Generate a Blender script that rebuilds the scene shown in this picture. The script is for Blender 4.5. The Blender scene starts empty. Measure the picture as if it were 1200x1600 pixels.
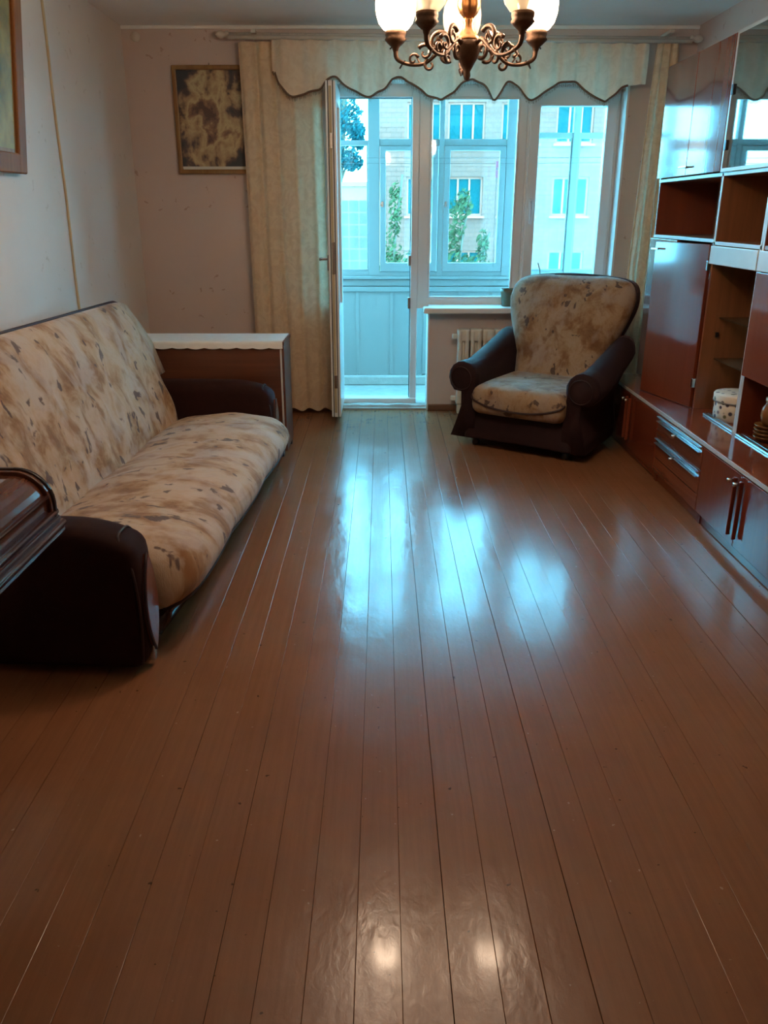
import bpy, bmesh, math, random
from mathutils import Vector, Matrix, noise

random.seed(7)
SC = bpy.context.scene
COL = SC.collection
PI = math.pi

# ------------------------------------------------------------------ camera
cam_d = bpy.data.cameras.new('camera')
cam = bpy.data.objects.new('camera', cam_d)
COL.objects.link(cam)
cam_d.sensor_fit = 'VERTICAL'
cam_d.sensor_height = 36.0
cam_d.lens = 28.8
cam_d.clip_start = 0.02
cam_d.shift_x = 0.0019
cam.location = (0, 0, 1.38)
cam.rotation_euler = (math.radians(90 - 20.1), 0, 0)
SC.camera = cam

# ------------------------------------------------------------------ world: overcast evening sky, cool next to the lamps
SKY = (0.145, 0.66, 1.0)
SKY_STRENGTH = 18.0
w = bpy.data.worlds.new('sky')
SC.world = w
w.use_nodes = True
bg = w.node_tree.nodes['Background']
bg.inputs[0].default_value = (*SKY, 1)
bg.inputs[1].default_value = SKY_STRENGTH

# ------------------------------------------------------------------ exposure
SC.view_settings.view_transform = 'Standard'
SC.view_settings.look = 'None'
SC.view_settings.gamma = 1.0
SC.view_settings.use_curve_mapping = False
SC.view_settings.exposure = 0.88
try:
    SC.cycles.use_denoising = True
    SC.cycles.max_bounces = 10
    SC.cycles.diffuse_bounces = 5
    SC.cycles.glossy_bounces = 5
    SC.cycles.transparent_max_bounces = 16
    SC.cycles.caustics_reflective = False
    SC.cycles.caustics_refractive = False
    SC.cycles.sample_clamp_indirect = 6.0
except Exception:
    pass

LAMP_COLOR = (1.0, 0.77, 0.60)
LAMP_W_LEFT = 28.0
LAMP_W_RIGHT = 17.0

# ------------------------------------------------------------------ node helpers
class NT:
    def __init__(s, name):
        s.m = bpy.data.materials.new(name)
        s.m.use_nodes = True
        s.t = s.m.node_tree
        s.t.nodes.clear()
        s.out = s.t.nodes.new('ShaderNodeOutputMaterial')
    def n(s, typ, **kw):
        nd = s.t.nodes.new(typ)
        for k, v in kw.items():
            if k.startswith('i_'):
                key = k[2:]
                key = int(key) if key.isdigit() else key.replace('_', ' ')
                s.put(nd.inputs[key], v)
            else:
                setattr(nd, k, v)
        return nd
    def put(s, sock, v):
        if isinstance(v, bpy.types.NodeSocket):
            s.t.links.new(v, sock)
        elif isinstance(v, bpy.types.Node):
            s.t.links.new(v.outputs[0], sock)
        else:
            if isinstance(v, tuple) and len(v) == 3 and sock.type == 'RGBA':
                v = (*v, 1)
            sock.default_value = v
    def coord(s, which='Object', scale=(1, 1, 1), rot=(0, 0, 0), loc=(0, 0, 0)):
        c = s.n('ShaderNodeTexCoord')
        mp = s.n('ShaderNodeMapping')
        mp.inputs['Scale'].default_value = scale
        mp.inputs['Rotation'].default_value = rot
        mp.inputs['Location'].default_value = loc
        s.put(mp.inputs['Vector'], c.outputs[which])
        return mp.outputs[0]
    def noise(s, vec, scale=5, detail=4, rough=.55, dist=0):
        nd = s.n('ShaderNodeTexNoise', i_Scale=scale, i_Detail=detail, i_Roughness=rough, i_Distortion=dist)
        s.put(nd.inputs['Vector'], vec)
        return nd.outputs['Fac']
    def ramp(s, fac, stops, interp='LINEAR'):
        nd = s.n('ShaderNodeValToRGB')
        nd.color_ramp.interpolation = interp
        e = nd.color_ramp.elements
        while len(e) < len(stops):
            e.new(0.5)
        for i, (p, c) in enumerate(stops):
            e[i].position = p
            if not isinstance(c, (tuple, list)):
                c = (c, c, c)
            e[i].color = (*c, 1)
        s.put(nd.inputs[0], fac)
        return nd.outputs[0]
    def mix(s, fac, a, b, blend='MIX'):
        nd = s.n('ShaderNodeMix', data_type='RGBA', blend_type=blend)
        s.put(nd.inputs[0], fac)
        s.put(nd.inputs[6], a)
        s.put(nd.inputs[7], b)
        return nd.outputs[2]
    def math(s, op, a, b=0.0, clamp=False):
        nd = s.n('ShaderNodeMath', operation=op, use_clamp=clamp)
        s.put(nd.inputs[0], a)
        s.put(nd.inputs[1], b)
        return nd.outputs[0]
    def bump(s, h, strength=.2, dist=.01):
        nd = s.n('ShaderNodeBump', i_Strength=strength, i_Distance=dist)
        s.put(nd.inputs['Height'], h)
        return nd.outputs[0]
    def principled(s, color, rough=.5, normal=None, **kw):
        p = s.n('ShaderNodeBsdfPrincipled')
        s.put(p.inputs['Base Color'], color)
        s.put(p.inputs['Roughness'], rough)
        if normal is not None:
            s.put(p.inputs['Normal'], normal)
        for k, v in kw.items():
            s.put(p.inputs[k.replace('_', ' ')], v)
        return p.outputs[0]
    def done(s, shader):
        s.t.links.new(shader, s.out.inputs[0])
        return s.m

M = {}
def plain(name, color, rough=.5, var=.12, scale=9, bump=0.0, **kw):
    t = NT(name)
    v = t.coord('Object')
    f = t.noise(v, scale, 4)
    c = t.mix(f, tuple(x * (1 - var) for x in color), tuple(min(1, x * (1 + var)) for x in color))
    nm = t.bump(t.noise(v, scale * 9, 3), bump, .004) if bump else None
    M[name] = t.done(t.principled(c, rough, nm, **kw))
    return M[name]

def wood(name, dark, light, axis='z', rough=.2, coat=0.0, fine=34, spec=.5):
    t = NT(name)
    sc = {'x': (1.6, fine, fine), 'y': (fine, 1.6, fine), 'z': (fine, fine, 1.6)}[axis]
    v = t.coord('Object', sc)
    f = t.noise(v, 1.0, 5, .6, .6)
    f2 = t.noise(t.coord('Object', tuple(q * .18 for q in sc)), 1.0, 3, .5, 1.2)
    c = t.mix(t.ramp(f, [(.25, 0.0), (.80, 1.0)]), dark, light)
    c = t.mix(t.ramp(f2, [(.35, 0.0), (.75, .35)]), c, tuple(x * .75 for x in dark))
    M[name] = t.done(t.principled(c, rough, None, Specular_IOR_Level=spec, Coat_Weight=coat, Coat_Roughness=.05))
    return M[name]

def fabric(name, uv=True, k_=1.0):
    t = NT(name)
    k = 'UV' if uv else 'Object'
    v = t.coord(k, (8.5, 5.0, 8.5) if uv else (8, 8, 6))
    n1 = t.noise(v, 1.0, 5, .62, .35)
    base = t.ramp(n1, [(.32, (.22, .105, .036)), (.42, (.36, .21, .10)), (.50, (.50, .36, .225)), (.60, (.56, .44, .33)), (.72, (.45, .33, .22))])
    v2 = t.coord(k, (9, 5, 9) if uv else (9, 9, 7), loc=(3.1, 1.7, .4))
    n2 = t.noise(v2, 1.0, 4, .6, .4)
    base = t.mix(t.ramp(n2, [(.54, 0.0), (.64, .75)]), base, (.27, .13, .045))
    v4 = t.coord(k, (6.5, 4.2, 6.5) if uv else (6, 6, 5), loc=(7.3, 2.2, 3.4))
    base = t.mix(t.ramp(t.noise(v4, 1.0, 4, .6, .3), [(.50, 0.0), (.62, .7)]), base, (.55, .475, .43))
    v3 = t.coord(k, (17, 10, 17) if uv else (16, 16, 12), loc=(.4, 5.2, 1.4))
    n3 = t.noise(v3, 1.0, 3, .5, .4)
    specks = t.ramp(n3, [(.625, 0.0), (.66, 1.0)])
    base = t.mix(t.math('MULTIPLY', specks, .85), base, (.075, .045, .05))
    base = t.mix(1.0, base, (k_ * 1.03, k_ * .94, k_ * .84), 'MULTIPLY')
    nm = t.bump(t.math('ADD', t.noise(t.coord(k, (3, 26, 3) if uv else (9, 9, 9)), 1.0, 4, .6, .6), t.math('MULTIPLY', t.noise(t.coord(k), 240, 2), .3)), .35, .012)
    M[name] = t.done(t.principled(base, .82, nm, Sheen_Weight=.2, Sheen_Roughness=.4))

def build_materials():
    # painted floor boards
    t = NT('floor_paint')
    v = t.coord('Object')
    oi = t.n('ShaderNodeObjectInfo')
    n1 = t.noise(v, 1.6, 5, .6)
    c = t.mix(n1, (.215, .086, .038), (.285, .127, .060))
    c = t.mix(t.math('MULTIPLY', oi.outputs['Random'], .22), c, (.20, .075, .029))
    scuff = t.ramp(t.noise(v, 5, 6, .7), [(.50, 0.0), (.80, .35)])
    c = t.mix(scuff, c, (.17, .068, .027))
    grain = t.noise(t.coord('Object', (70, 2.2, 1)), 1.0, 4, .65)
    c = t.mix(t.ramp(grain, [(.35, 0.0), (.75, .38)]), c, (.15, .060, .027))
    dust = t.ramp(t.noise(t.coord('Object', (1, 1, 1), loc=(4, 2, 0)), 55, 2, .5), [(.745, 0.0), (.77, .6)])
    c = t.mix(dust, c, (.42, .30, .22))
    spots = t.ramp(t.noise(v, 38, 2, .5), [(.735, 0.0), (.755, 1.0)])
    c = t.mix(t.math('MULTIPLY', spots, .75), c, (.03, .016, .010))
    rg = t.ramp(t.noise(v, 3.2, 5, .65), [(.3, .17), (.7, .262)])
    bmp = t.math('ADD', t.noise(t.coord('Object', (1, .45, 1)), 11, 3, .5), t.math('MULTIPLY', t.noise(t.coord('Object', (1, .6, 1)), 46, 3, .6, .8), .22))
    M['floor_paint'] = t.done(t.principled(c, rg, t.bump(bmp, .17, .012), Specular_IOR_Level=.27, Coat_Weight=.10, Coat_Roughness=.08))
    plain('floor_gap', (.07, .032, .016), .9)
    # wallpaper with small brown curls
    def paper(name, base, fleck, amount, ax):
        t = NT(name)
        v = t.coord('Object')
        n = t.noise(v, 2.0, 4)
        c = t.mix(n, tuple(x * .90 for x in base), tuple(x * 1.08 for x in base))
        d = t.n('ShaderNodeVectorMath', operation='ADD')
        t.put(d.inputs[0], v)
        nz = t.n('ShaderNodeTexNoise', i_Scale=22.0, i_Detail=2.0)
        t.put(nz.inputs['Vector'], v)
        sc = t.n('ShaderNodeVectorMath', operation='SCALE', i_Scale=.11)
        t.put(sc.inputs[0], nz.outputs['Color'])
        t.put(d.inputs[1], sc.outputs[0])
        vo = t.n('ShaderNodeTexVoronoi', i_Scale=10.0, i_Randomness=.95)
        t.put(vo.inputs['Vector'], d.outputs[0])
        mask = t.ramp(vo.outputs['Distance'], [(.075, 1.0), (.15, 0.0)])
        sep = t.n('ShaderNodeSeparateColor')
        t.put(sep.inputs[0], vo.outputs['Color'])
        keep = t.math('GREATER_THAN', sep.outputs[0], .3)
        f = t.math('MULTIPLY', t.math('MULTIPLY', mask, keep), amount)
        c = t.mix(f, c, fleck)
        grain = t.noise(v, 120, 2)
        M[name] = t.done(t.principled(c, .75, t.bump(grain, .12, .003)))
    paper('wallpaper', (.60, .48, .43), (.33, .18, .11), .6, 'y')
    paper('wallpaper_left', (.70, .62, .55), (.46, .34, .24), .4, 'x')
    plain('ceiling_white', (.84, .83, .81), .8, .04)
    plain('plaster_white', (.80, .80, .78), .6, .05)
    plain('pvc', (.80, .80, .79), .28, .02)
    plain('pvc_seal', (.04, .04, .04), .5)
    plain('seal_tape', (.50, .42, .26), .6)
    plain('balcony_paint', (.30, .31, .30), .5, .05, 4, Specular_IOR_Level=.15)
    plain('concrete', (.42, .40, .37), .9, .3, 14, .5)
    plain('baseboard_brown', (.16, .07, .035), .4)
    plain('wall_outer', (.5, .45, .4), .9)
    plain('radiator_white', (.70, .67, .58), .4, .06)
    plain('soil', (.05, .035, .025), .95, .4, 60)
    plain('pot_olive', (.11, .12, .075), .35)
    plain('paper_label', (.6, .6, .55), .7)
    plain('stem_brown', (.10, .07, .03), .7)
    plain('rod_white', (.62, .58, .52), .35)
    plain('curtain_trim', (.16, .10, .065), .9)
    plain('cable_beige', (.55, .42, .24), .6)
    plain('velvet', (.022, .006, .005), .85, .25, 30, 0, Specular_IOR_Level=.2, Sheen_Weight=.14, Sheen_Roughness=.35, Sheen_Tint=(.5, .25, .22, 1))
    plain('velvet_chair', (.020, .007, .008), .8, .25, 30, 0, Specular_IOR_Level=.25, Sheen_Weight=.18, Sheen_Roughness=.35, Sheen_Tint=(.5, .3, .3, 1))
    plain('piping_dark', (.030, .012, .012), .6)
    plain('black_plastic', (.015, .013, .013), .4)
    plain('dark_base', (.018, .010, .009), .6)
    plain('lacquer_strip', (.03, .02, .018), .12)
    plain('steel', (.55, .52, .48), .25, .05, 9, 0, Metallic=1.0)
    plain('aluminium', (.72, .72, .72), .28, .04, 9, 0, Metallic=1.0)
    plain('brass_dark', (.13, .075, .048), .42, .4, 60, .4, Metallic=.8)
    plain('brass_light', (.45, .22, .09), .28, .2, 40, 0, Metallic=.9)
    plain('edge_light', (.55, .53, .50), .3)
    plain('lace', (.72, .72, .70), .85, .1, 30, .4)
    plain('rubber', (.02, .02, .02), .7)
    plain('ceramic_brown', (.25, .12, .04), .25, .3, 20)
    plain('ceramic_white', (.7, .66, .58), .25)
    plain('peg_pink', (.75, .12, .25), .5)
    plain('cord_grey', (.18, .18, .18), .7)
    wood('mahogany', (.185, .040, .019), (.210, .047, .022), 'z', .12, .25)
    wood('mahogany_base', (.155, .031, .014), (.21, .047, .021), 'z', .15, .06)
    wood('mahogany_flat', (.16, .035, .016), (.27, .075, .034), 'y', .15, .10)
    wood('mahogany_inner', (.17, .065, .026), (.28, .11, .045), 'z', .35)
    wood('walnut_table', (.085, .028, .015), (.16, .055, .026), 'x', .32)
    wood('case_wood', (.075, .022, .012), (.15, .05, .022), 'y', .14, .4, 11)
    plain('case_trim', (.06, .022, .014), .16)
    wood('frame_wood', (.17, .065, .018), (.30, .13, .04), 'z', .45, 0, 34, .2)
    wood('gilt_wood', (.20, .10, .025), (.34, .19, .06), 'z', .4)
    wood('arm_wood', (.16, .05, .03), (.25, .09, .05), 'z', .22)
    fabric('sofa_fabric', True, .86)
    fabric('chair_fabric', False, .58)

    # cloth that lets some daylight through
    def cloth(name, c1, c2, trans):
        t = NT(name)
        v = t.coord('Object')
        n = t.noise(v, 14, 4, .6, 1.5)
        c = t.mix(t.ramp(n, [(.42, 0.0), (.58, 1.0)]), c1, c2)
        p = t.principled(c, .55, t.bump(t.noise(v, 180, 2), .1, .002), Sheen_Weight=.3)
        tr = t.n('ShaderNodeBsdfTranslucent')
        t.put(tr.inputs[0], c)
        mx = t.n('ShaderNodeMixShader')
        mx.inputs[0].default_value = trans
        t.t.links.new(p, mx.inputs[1])
        t.t.links.new(tr.outputs[0], mx.inputs[2])
        M[name] = t.done(mx.outputs[0])
    cloth('curtain_cream', (.80, .60, .39), (.88, .69, .47), .34)
    cloth('valance_cream', (.82, .67, .50), (.88, .74, .57), .32)
    cloth('fringe', (.20, .14, .09), (.25, .18, .12), .4)

    # clear pane: fresnel mix of a see-through and a mirror lobe, with a little dust
    def pane(name, tint, dust):
        t = NT(name)
        tr = t.n('ShaderNodeBsdfTransparent')
        t.put(tr.inputs[0], tint)
        gl = t.n('ShaderNodeBsdfGlossy')
        gl.inputs['Roughness'].default_value = .02
        lw = t.n('ShaderNodeLayerWeight', i_Blend=.5)
        sch = t.math('ADD', t.math('MULTIPLY', t.math('POWER', lw.outputs['Facing'], 5.0), .90), .04)
        mx = t.n('ShaderNodeMixShader')
        t.put(mx.inputs[0], sch)
        t.t.links.new(tr.outputs[0], mx.inputs[1])
        t.t.links.new(gl.outputs[0], mx.inputs[2])
        tl = t.n('ShaderNodeBsdfTranslucent')
        tl.inputs[0].default_value = (.85, .85, .85, 1)
        mx2 = t.n('ShaderNodeMixShader')
        v = t.coord('Object')
        t.put(mx2.inputs[0], t.math('MULTIPLY', t.noise(v, 3.0, 4), dust * 2))
        t.t.links.new(mx.outputs[0], mx2.inputs[1])
        t.t.links.new(tl.outputs[0], mx2.inputs[2])
        M[name] = t.done(mx2.outputs[0])
    pane('glass', (.97, .98, .98, 1), .0015)
    pane('glass_dusty', (.95, .97, .97, 1), .03)
    pane('glass_shelf', (.70, .82, .80, 1), .16)  # translucent share raised to make the shelf edges look brighter, not dust
    # dark display-cabinet glass
    t = NT('glass_dark')
    M['glass_dark'] = t.done(t.principled((.035, .04, .03), .03, None, Specular_IOR_Level=.9, Coat_Weight=1.0, Coat_Roughness=.01))
    # frosted lamp glass
    t = NT('frosted_glass')
    tr = t.n('ShaderNodeBsdfTransparent')
    tr.inputs[0].default_value = (1, .95, .86, 1)
    tl = t.n('ShaderNodeBsdfTranslucent')
    tl.inputs[0].default_value = (.93, .87, .74, 1)
    df = t.n('ShaderNodeBsdfPrincipled')
    df.inputs['Base Color'].default_value = (.82, .75, .60, 1)
    df.inputs['Roughness'].default_value = .25
    m1 = t.n('ShaderNodeMixShader')
    m1.inputs[0].default_value = .42
    t.t.links.new(tr.outputs[0], m1.inputs[1])
    t.t.links.new(tl.outputs[0], m1.inputs[2])
    m2 = t.n('ShaderNodeMixShader')
    m2.inputs[0].default_value = .22
    t.t.links.new(m1.outputs[0], m2.inputs[1])
    t.t.links.new(df.outputs[0], m2.inputs[2])
    M['frosted_glass'] = t.done(m2.outputs[0])
    t = NT('bulb_lit')
    e = t.n('ShaderNodeEmission')
    e.inputs[0].default_value = (1.0, .82, .62, 1)
    e.inputs[1].default_value = 14.0
    M['bulb_lit'] = t.done(e.outputs[0])
    plain('bulb_off', (.75, .72, .66), .2)
    # floral box
    t = NT('floral')
    v = t.coord('Object')
    vo = t.n('ShaderNodeTexVoronoi', i_Scale=32.0)
    t.put(vo.inputs['Vector'], v)
    m = t.ramp(vo.outputs['Distance'], [(.27, 1.0), (.40, 0.0)])
    sep = t.n('ShaderNodeSeparateColor')
    t.put(sep.inputs[0], vo.outputs['Color'])
    fc = t.ramp(sep.outputs[0], [(0, (.05, .04, .07)), (.4, (.22, .20, .22)), (.7, (.16, .17, .08)), (1, (.30, .18, .20))], 'CONSTANT')
    c = t.mix(m, (.78, .72, .62), fc)
    M['floral'] = t.done(t.principled(c, .4))
    # brick facade
    t = NT('brick_facade')
    v = t.coord('Object', (1, 1, 1), (PI / 2, 0, 0))
    b = t.n('ShaderNodeTexBrick', i_Scale=1.0)
    t.put(b.inputs['Vector'], v)
    b.inputs['Color1'].default_value = (.195, .068, .048, 1)
    b.inputs['Color2'].default_value = (.155, .060, .044, 1)
    b.inputs['Mortar'].default_value = (.085, .040, .030, 1)
    b.inputs['Mortar Size'].default_value = .012
    b.inputs['Brick Width'].default_value = .36
    b.inputs['Row Height'].default_value = .16
    c = t.mix(t.math('MULTIPLY', t.noise(v, .7, 4), .5), b.outputs['Color'], (.175, .066, .048))
    M['brick_facade'] = t.done(t.principled(c, .9, None, Specular_IOR_Level=0.0))
    plain('house_glass', (.003, .050, .052), .4, Specular_IOR_Level=0.0)
    plain('house_frame', (.38, .125, .085), .5, Specular_IOR_Level=0.0)
    plain('tile_pale', (.085, .066, .050), .6, .4, 3, Specular_IOR_Level=0.0)
    plain('wall_pale', (.23, .10, .066), .8, Specular_IOR_Level=0.0)
    plain('bounce_ground', (.45, .44, .40), .95, .3, 2, Specular_IOR_Level=0.0)  # pale grey ground out of view, added brightness bounces skylight onto the ceiling
    plain('leaf_green', (.042, .050, .022), .6, .5, 6, Specular_IOR_Level=0.0)
    plain('leaf_dark', (.006, .050, .055), .6, .4, 3, Specular_IOR_Level=0.0)
    plain('bark', (.10, .07, .05), .9, .3, 12, Specular_IOR_Level=0.0)

    # generic muted prints for the pictures
    def print_mat(name, stops, sc):
        t = NT(name)
        n = t.noise(t.coord('Object', sc), 1.0, 4, .55, .2)
        M[name] = t.done(t.principled(t.ramp(n, stops), .5))
    t = NT('print_old')
    v = t.coord('Object')
    d = t.n('ShaderNodeVectorMath', operation='LENGTH')
    mp = t.coord('Object', (3.4, 0.0, 2.5), loc=(0, 0, -.86))
    t.put(d.inputs[0], mp)
    n = t.noise(t.coord('Object', (9, 9, 7)), 1.0, 4, .55, .3)
    f = t.math('ADD', d.outputs['Value'], t.math('MULTIPLY', t.math('SUBTRACT', n, .5), 2.3))
    M['print_old'] = t.done(t.principled(t.ramp(f, [(.05, (.10, .06, .05)), (.22, (.26, .15, .09)), (.40, (.50, .40, .22)), (.62, (.36, .24, .13)), (.80, (.09, .06, .05)), (1.0, (.03, .034, .042))]), .5))
    print_mat('print_field', [(.3, (.10, .09, .02)), (.6, (.35, .28, .07)), (.8, (.15, .12, .05))], (4, 4, 4))
build_materials()

# ------------------------------------------------------------------ mesh helpers
def chain_loc(p):
    v = Vector((0, 0, 0))
    while p is not None:
        v += p.location
        p = p.parent
    return v

def add(name, verts, faces, mat, parent=None, local=False, smooth=False, bevel=0.0, uvs=None, seg=2):
    """one mesh object; verts are world coordinates unless local"""
    off = Vector((0, 0, 0))
    if parent is not None and not local:
        off = chain_loc(parent)
    me = bpy.data.meshes.new(name)
    me.from_pydata([tuple(Vector(v) - off) for v in verts], [], faces)
    if uvs is not None:
        lay = me.uv_layers.new(name='UVMap')
        for l in me.loops:
            lay.data[l.index].uv = uvs[l.vertex_index]
    me.validate()
    bm = bmesh.new()
    bm.from_mesh(me)
    bmesh.ops.recalc_face_normals(bm, faces=bm.faces)
    bm.to_mesh(me)
    bm.free()
    me.materials.append(M[mat] if isinstance(mat, str) else mat)
    if smooth:
        me.polygons.foreach_set('use_smooth', [True] * len(me.polygons))
    o = bpy.data.objects.new(name, me)
    COL.objects.link(o)
    if parent is not None:
        o.parent = parent
    if bevel:
        b = o.modifiers.new('bevel', 'BEVEL')
        b.width = bevel
        b.segments = seg
        b.limit_method = 'ANGLE'
        b.harden_normals = False
    return o

BF = [(0, 3, 2, 1), (4, 5, 6, 7), (0, 1, 5, 4), (1, 2, 6, 5), (2, 3, 7, 6), (3, 0, 4, 7)]
def boxv(x0, x1, y0, y1, z0, z1):
    return [(x0, y0, z0), (x1, y0, z0), (x1, y1, z0), (x0, y1, z0), (x0, y0, z1), (x1, y0, z1), (x1, y1, z1), (x0, y1, z1)]
def box(name, x0, x1, y0, y1, z0, z1, mat, parent=None, bevel=.003, local=False):
    return add(name, boxv(x0, x1, y0, y1, z0, z1), BF, mat, parent, local, False, bevel)
def boxes(name, lst, mat, parent=None, bevel=.003, local=False):
    vs, fs = [], []
    for b in lst:
        k = len(vs)
        vs += boxv(*b)
        fs += [tuple(i + k for i in f) for f in BF]
    return add(name, vs, fs, mat, parent, local, False, bevel)

def each(name, lst, mat, parent=None, bevel=.003, local=False):
    return [box(name, *b, mat, parent, bevel, local) for b in lst]

def ring(name, x0, x1, z0, z1, y0, y1, l, r, b, t, mat, parent=None, bevel=.004, local=False):
    """rectangular frame in an XZ plane"""
    o = [(x0, z0), (x1, z0), (x1, z1), (x0, z1)]
    i = [(x0 + l, z0 + b), (x1 - r, z0 + b), (x1 - r, z1 - t), (x0 + l, z1 - t)]
    vs = [(x, y0, z) for x, z in o] + [(x, y0, z) for x, z in i] + [(x, y1, z) for x, z in o] + [(x, y1, z) for x, z in i]
    fs = []
    for k in range(4):
        n = (k + 1) % 4
        fs += [(k, n, 4 + n, 4 + k), (8 + k, 12 + k, 12 + n, 8 + n), (k, 8 + k, 8 + n, n), (4 + k, 4 + n, 12 + n, 12 + k)]
    return add(name, vs, fs, mat, parent, local, False, bevel)

def lathe(name, prof, mat, parent=None, center=(0, 0, 0), n=24, local=False, cap=True, smooth=True, flute=0, fdepth=0):
    vs, fs = [], []
    for (r, z) in prof:
        for k in range(n):
            a = 2 * PI * k / n
            rr = r * (1 + (fdepth * math.cos(flute * a) if flute else 0))
            vs.append((center[0] + rr * math.cos(a), center[1] + rr * math.sin(a), center[2] + z))
    m = len(prof)
    for j in range(m - 1):
        for k in range(n):
            k2 = (k + 1) % n
            fs.append((j * n + k, j * n + k2, (j + 1) * n + k2, (j + 1) * n + k))
    if cap:
        fs.append(tuple(range(n - 1, -1, -1)))
        fs.append(tuple((m - 1) * n + k for k in range(n)))
    return add(name, vs, fs, mat, parent, local, smooth)

def tube_data(path, radii, n=8, closed=False):
    pts = [Vector(p) for p in path]
    m = len(pts)
    if not isinstance(radii, (list, tuple)):
        radii = [radii] * m
    vs, fs = [], []
    up = Vector((0, 0, 1))
    prev = None
    for i, p in enumerate(pts):
        if closed:
            t = pts[(i + 1) % m] - pts[i - 1]
        else:
            t = pts[min(i + 1, m - 1)] - pts[max(i - 1, 0)]
        t.normalize()
        if prev is None:
            u = t.cross(up)
            if u.length < .05:
                u = t.cross(Vector((1, 0, 0)))
        else:
            u = prev - t * prev.dot(t)
        u.normalize()
        prev = u
        w_ = t.cross(u)
        for k in range(n):
            a = 2 * PI * k / n
            vs.append(tuple(p + (u * math.cos(a) + w_ * math.sin(a)) * radii[i]))
    for i in range(m if closed else m - 1):
        i2 = (i + 1) % m
        for k in range(n):
            k2 = (k + 1) % n
            fs.append((i * n + k, i * n + k2, i2 * n + k2, i2 * n + k))
    if not closed:
        fs.append(tuple(range(n - 1, -1, -1)))
        fs.append(tuple((m - 1) * n + k for k in range(n)))
    return vs, fs
def tube(name, path, r, mat, parent=None, n=8, local=False, closed=False):
    vs, fs = tube_data(path, r, n, closed)
    return add(name, vs, fs, mat, parent, local, True)
def tubes(name, lst, mat, parent=None, n=8, local=False):
    V, F_ = [], []
    for path, r in lst:
        vs, fs = tube_data(path, r, n)
        k = len(V)
        V += vs
        F_ += [tuple(i + k for i in f) for f in fs]
    return add(name, V, F_, mat, parent, local, True)

def smoothpath(pts, sub=6):
    P = [Vector(p) for p in pts]
    out = []
    for i in range(len(P) - 1):
        p0, p1, p2, p3 = P[max(i - 1, 0)], P[i], P[i + 1], P[min(i + 2, len(P) - 1)]
        for s in range(sub):
            t = s / sub
            out.append(0.5 * ((2 * p1) + (p2 - p0) * t + (2 * p0 - 5 * p1 + 4 * p2 - p3) * t * t + (3 * p1 - p0 - 3 * p2 + p3) * t ** 3))
    out.append(P[-1])
    return [tuple(v) for v in out]

def rbox(name, half, r, mat, parent, center=(0, 0, 0), n=(10, 10, 6), deform=None, local=True, smooth=True):
    """rounded box from a cube grid; deform(x, y, z) gets local coordinates about the centre"""
    idx, vs, fs = {}, [], []
    hx, hy, hz = half
    def warp(t):
        return math.copysign(1 - (1 - abs(t)) ** 1.6, t)
    def pt(u, v, w_):
        key = (round(u, 6), round(v, 6), round(w_, 6))
        if key in idx:
            return idx[key]
        p = Vector((warp(u) * hx, warp(v) * hy, warp(w_) * hz))
        q = Vector([max(-(h - r), min(h - r, c)) for c, h in zip(p, half)])
        d = p - q
        if d.length > 1e-9:
            p = q + d.normalized() * r
        if deform:
            p = Vector(deform(p.x, p.y, p.z))
        idx[key] = len(vs)
        vs.append(tuple(p + Vector(center)))
        return idx[key]
    nx, ny, nz = n
    def lin(k, m):
        return -1 + 2 * k / m
    for s in (-1, 1):
        for i in range(nx):
            for j in range(ny):
                fs.append([pt(lin(i, nx), lin(j, ny), s), pt(lin(i + 1, nx), lin(j, ny), s), pt(lin(i + 1, nx), lin(j + 1, ny), s), pt(lin(i, nx), lin(j + 1, ny), s)])
        for i in range(nx):
            for k in range(nz):
                fs.append([pt(lin(i, nx), s, lin(k, nz)), pt(lin(i + 1, nx), s, lin(k, nz)), pt(lin(i + 1, nx), s, lin(k + 1, nz)), pt(lin(i, nx), s, lin(k + 1, nz))])
        for j in range(ny):
            for k in range(nz):
                fs.append([pt(s, lin(j, ny), lin(k, nz)), pt(s, lin(j + 1, ny), lin(k, nz)), pt(s, lin(j + 1, ny), lin(k + 1, nz)), pt(s, lin(j, ny), lin(k + 1, nz))])
    return add(name, vs, fs, mat, parent, local, smooth)

def loft(name, sections, mat, parent, local=True, smooth=True, caps=True, ulen=None):
    """closed loops (same count) joined in order; uv in metres"""
    n = len(sections[0])
    vs, fs, uv = [], [], []
    for i, s in enumerate(sections):
        acc = 0
        for k, p in enumerate(s):
            if k:
                acc += (Vector(s[k]) - Vector(s[k - 1])).length
            vs.append(p)
            uv.append(((ulen[i] if ulen else i * .05), acc))
    for i in range(len(sections) - 1):
        for k in range(n):
            k2 = (k + 1) % n
            fs.append((i * n + k, i * n + k2, (i + 1) * n + k2, (i + 1) * n + k))
    if caps:
        fs.append(tuple(range(n - 1, -1, -1)))
        m = len(sections) - 1
        fs.append(tuple(m * n + k for k in range(n)))
    return add(name, vs, fs, mat, parent, local, smooth, 0, uv)

def prism(name, outline, axis, a0, a1, mat, parent, bevel=.003, local=False, smooth=False):
    """2-D outline extruded along an axis ('x': outline is (y, z); 'y': (x, z); 'z': (x, y))"""
    def mk(p, a):
        return {'x': (a, p[0], p[1]), 'y': (p[0], a, p[1]), 'z': (p[0], p[1], a)}[axis]
    n = len(outline)
    vs = [mk(p, a0) for p in outline] + [mk(p, a1) for p in outline]
    fs = [tuple(range(n)), tuple(range(2 * n - 1, n - 1, -1))]
    for k in range(n):
        k2 = (k + 1) % n
        fs.append((k, k2, n + k2, n + k))
    return add(name, vs, fs, mat, parent, local, smooth, bevel)

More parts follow.
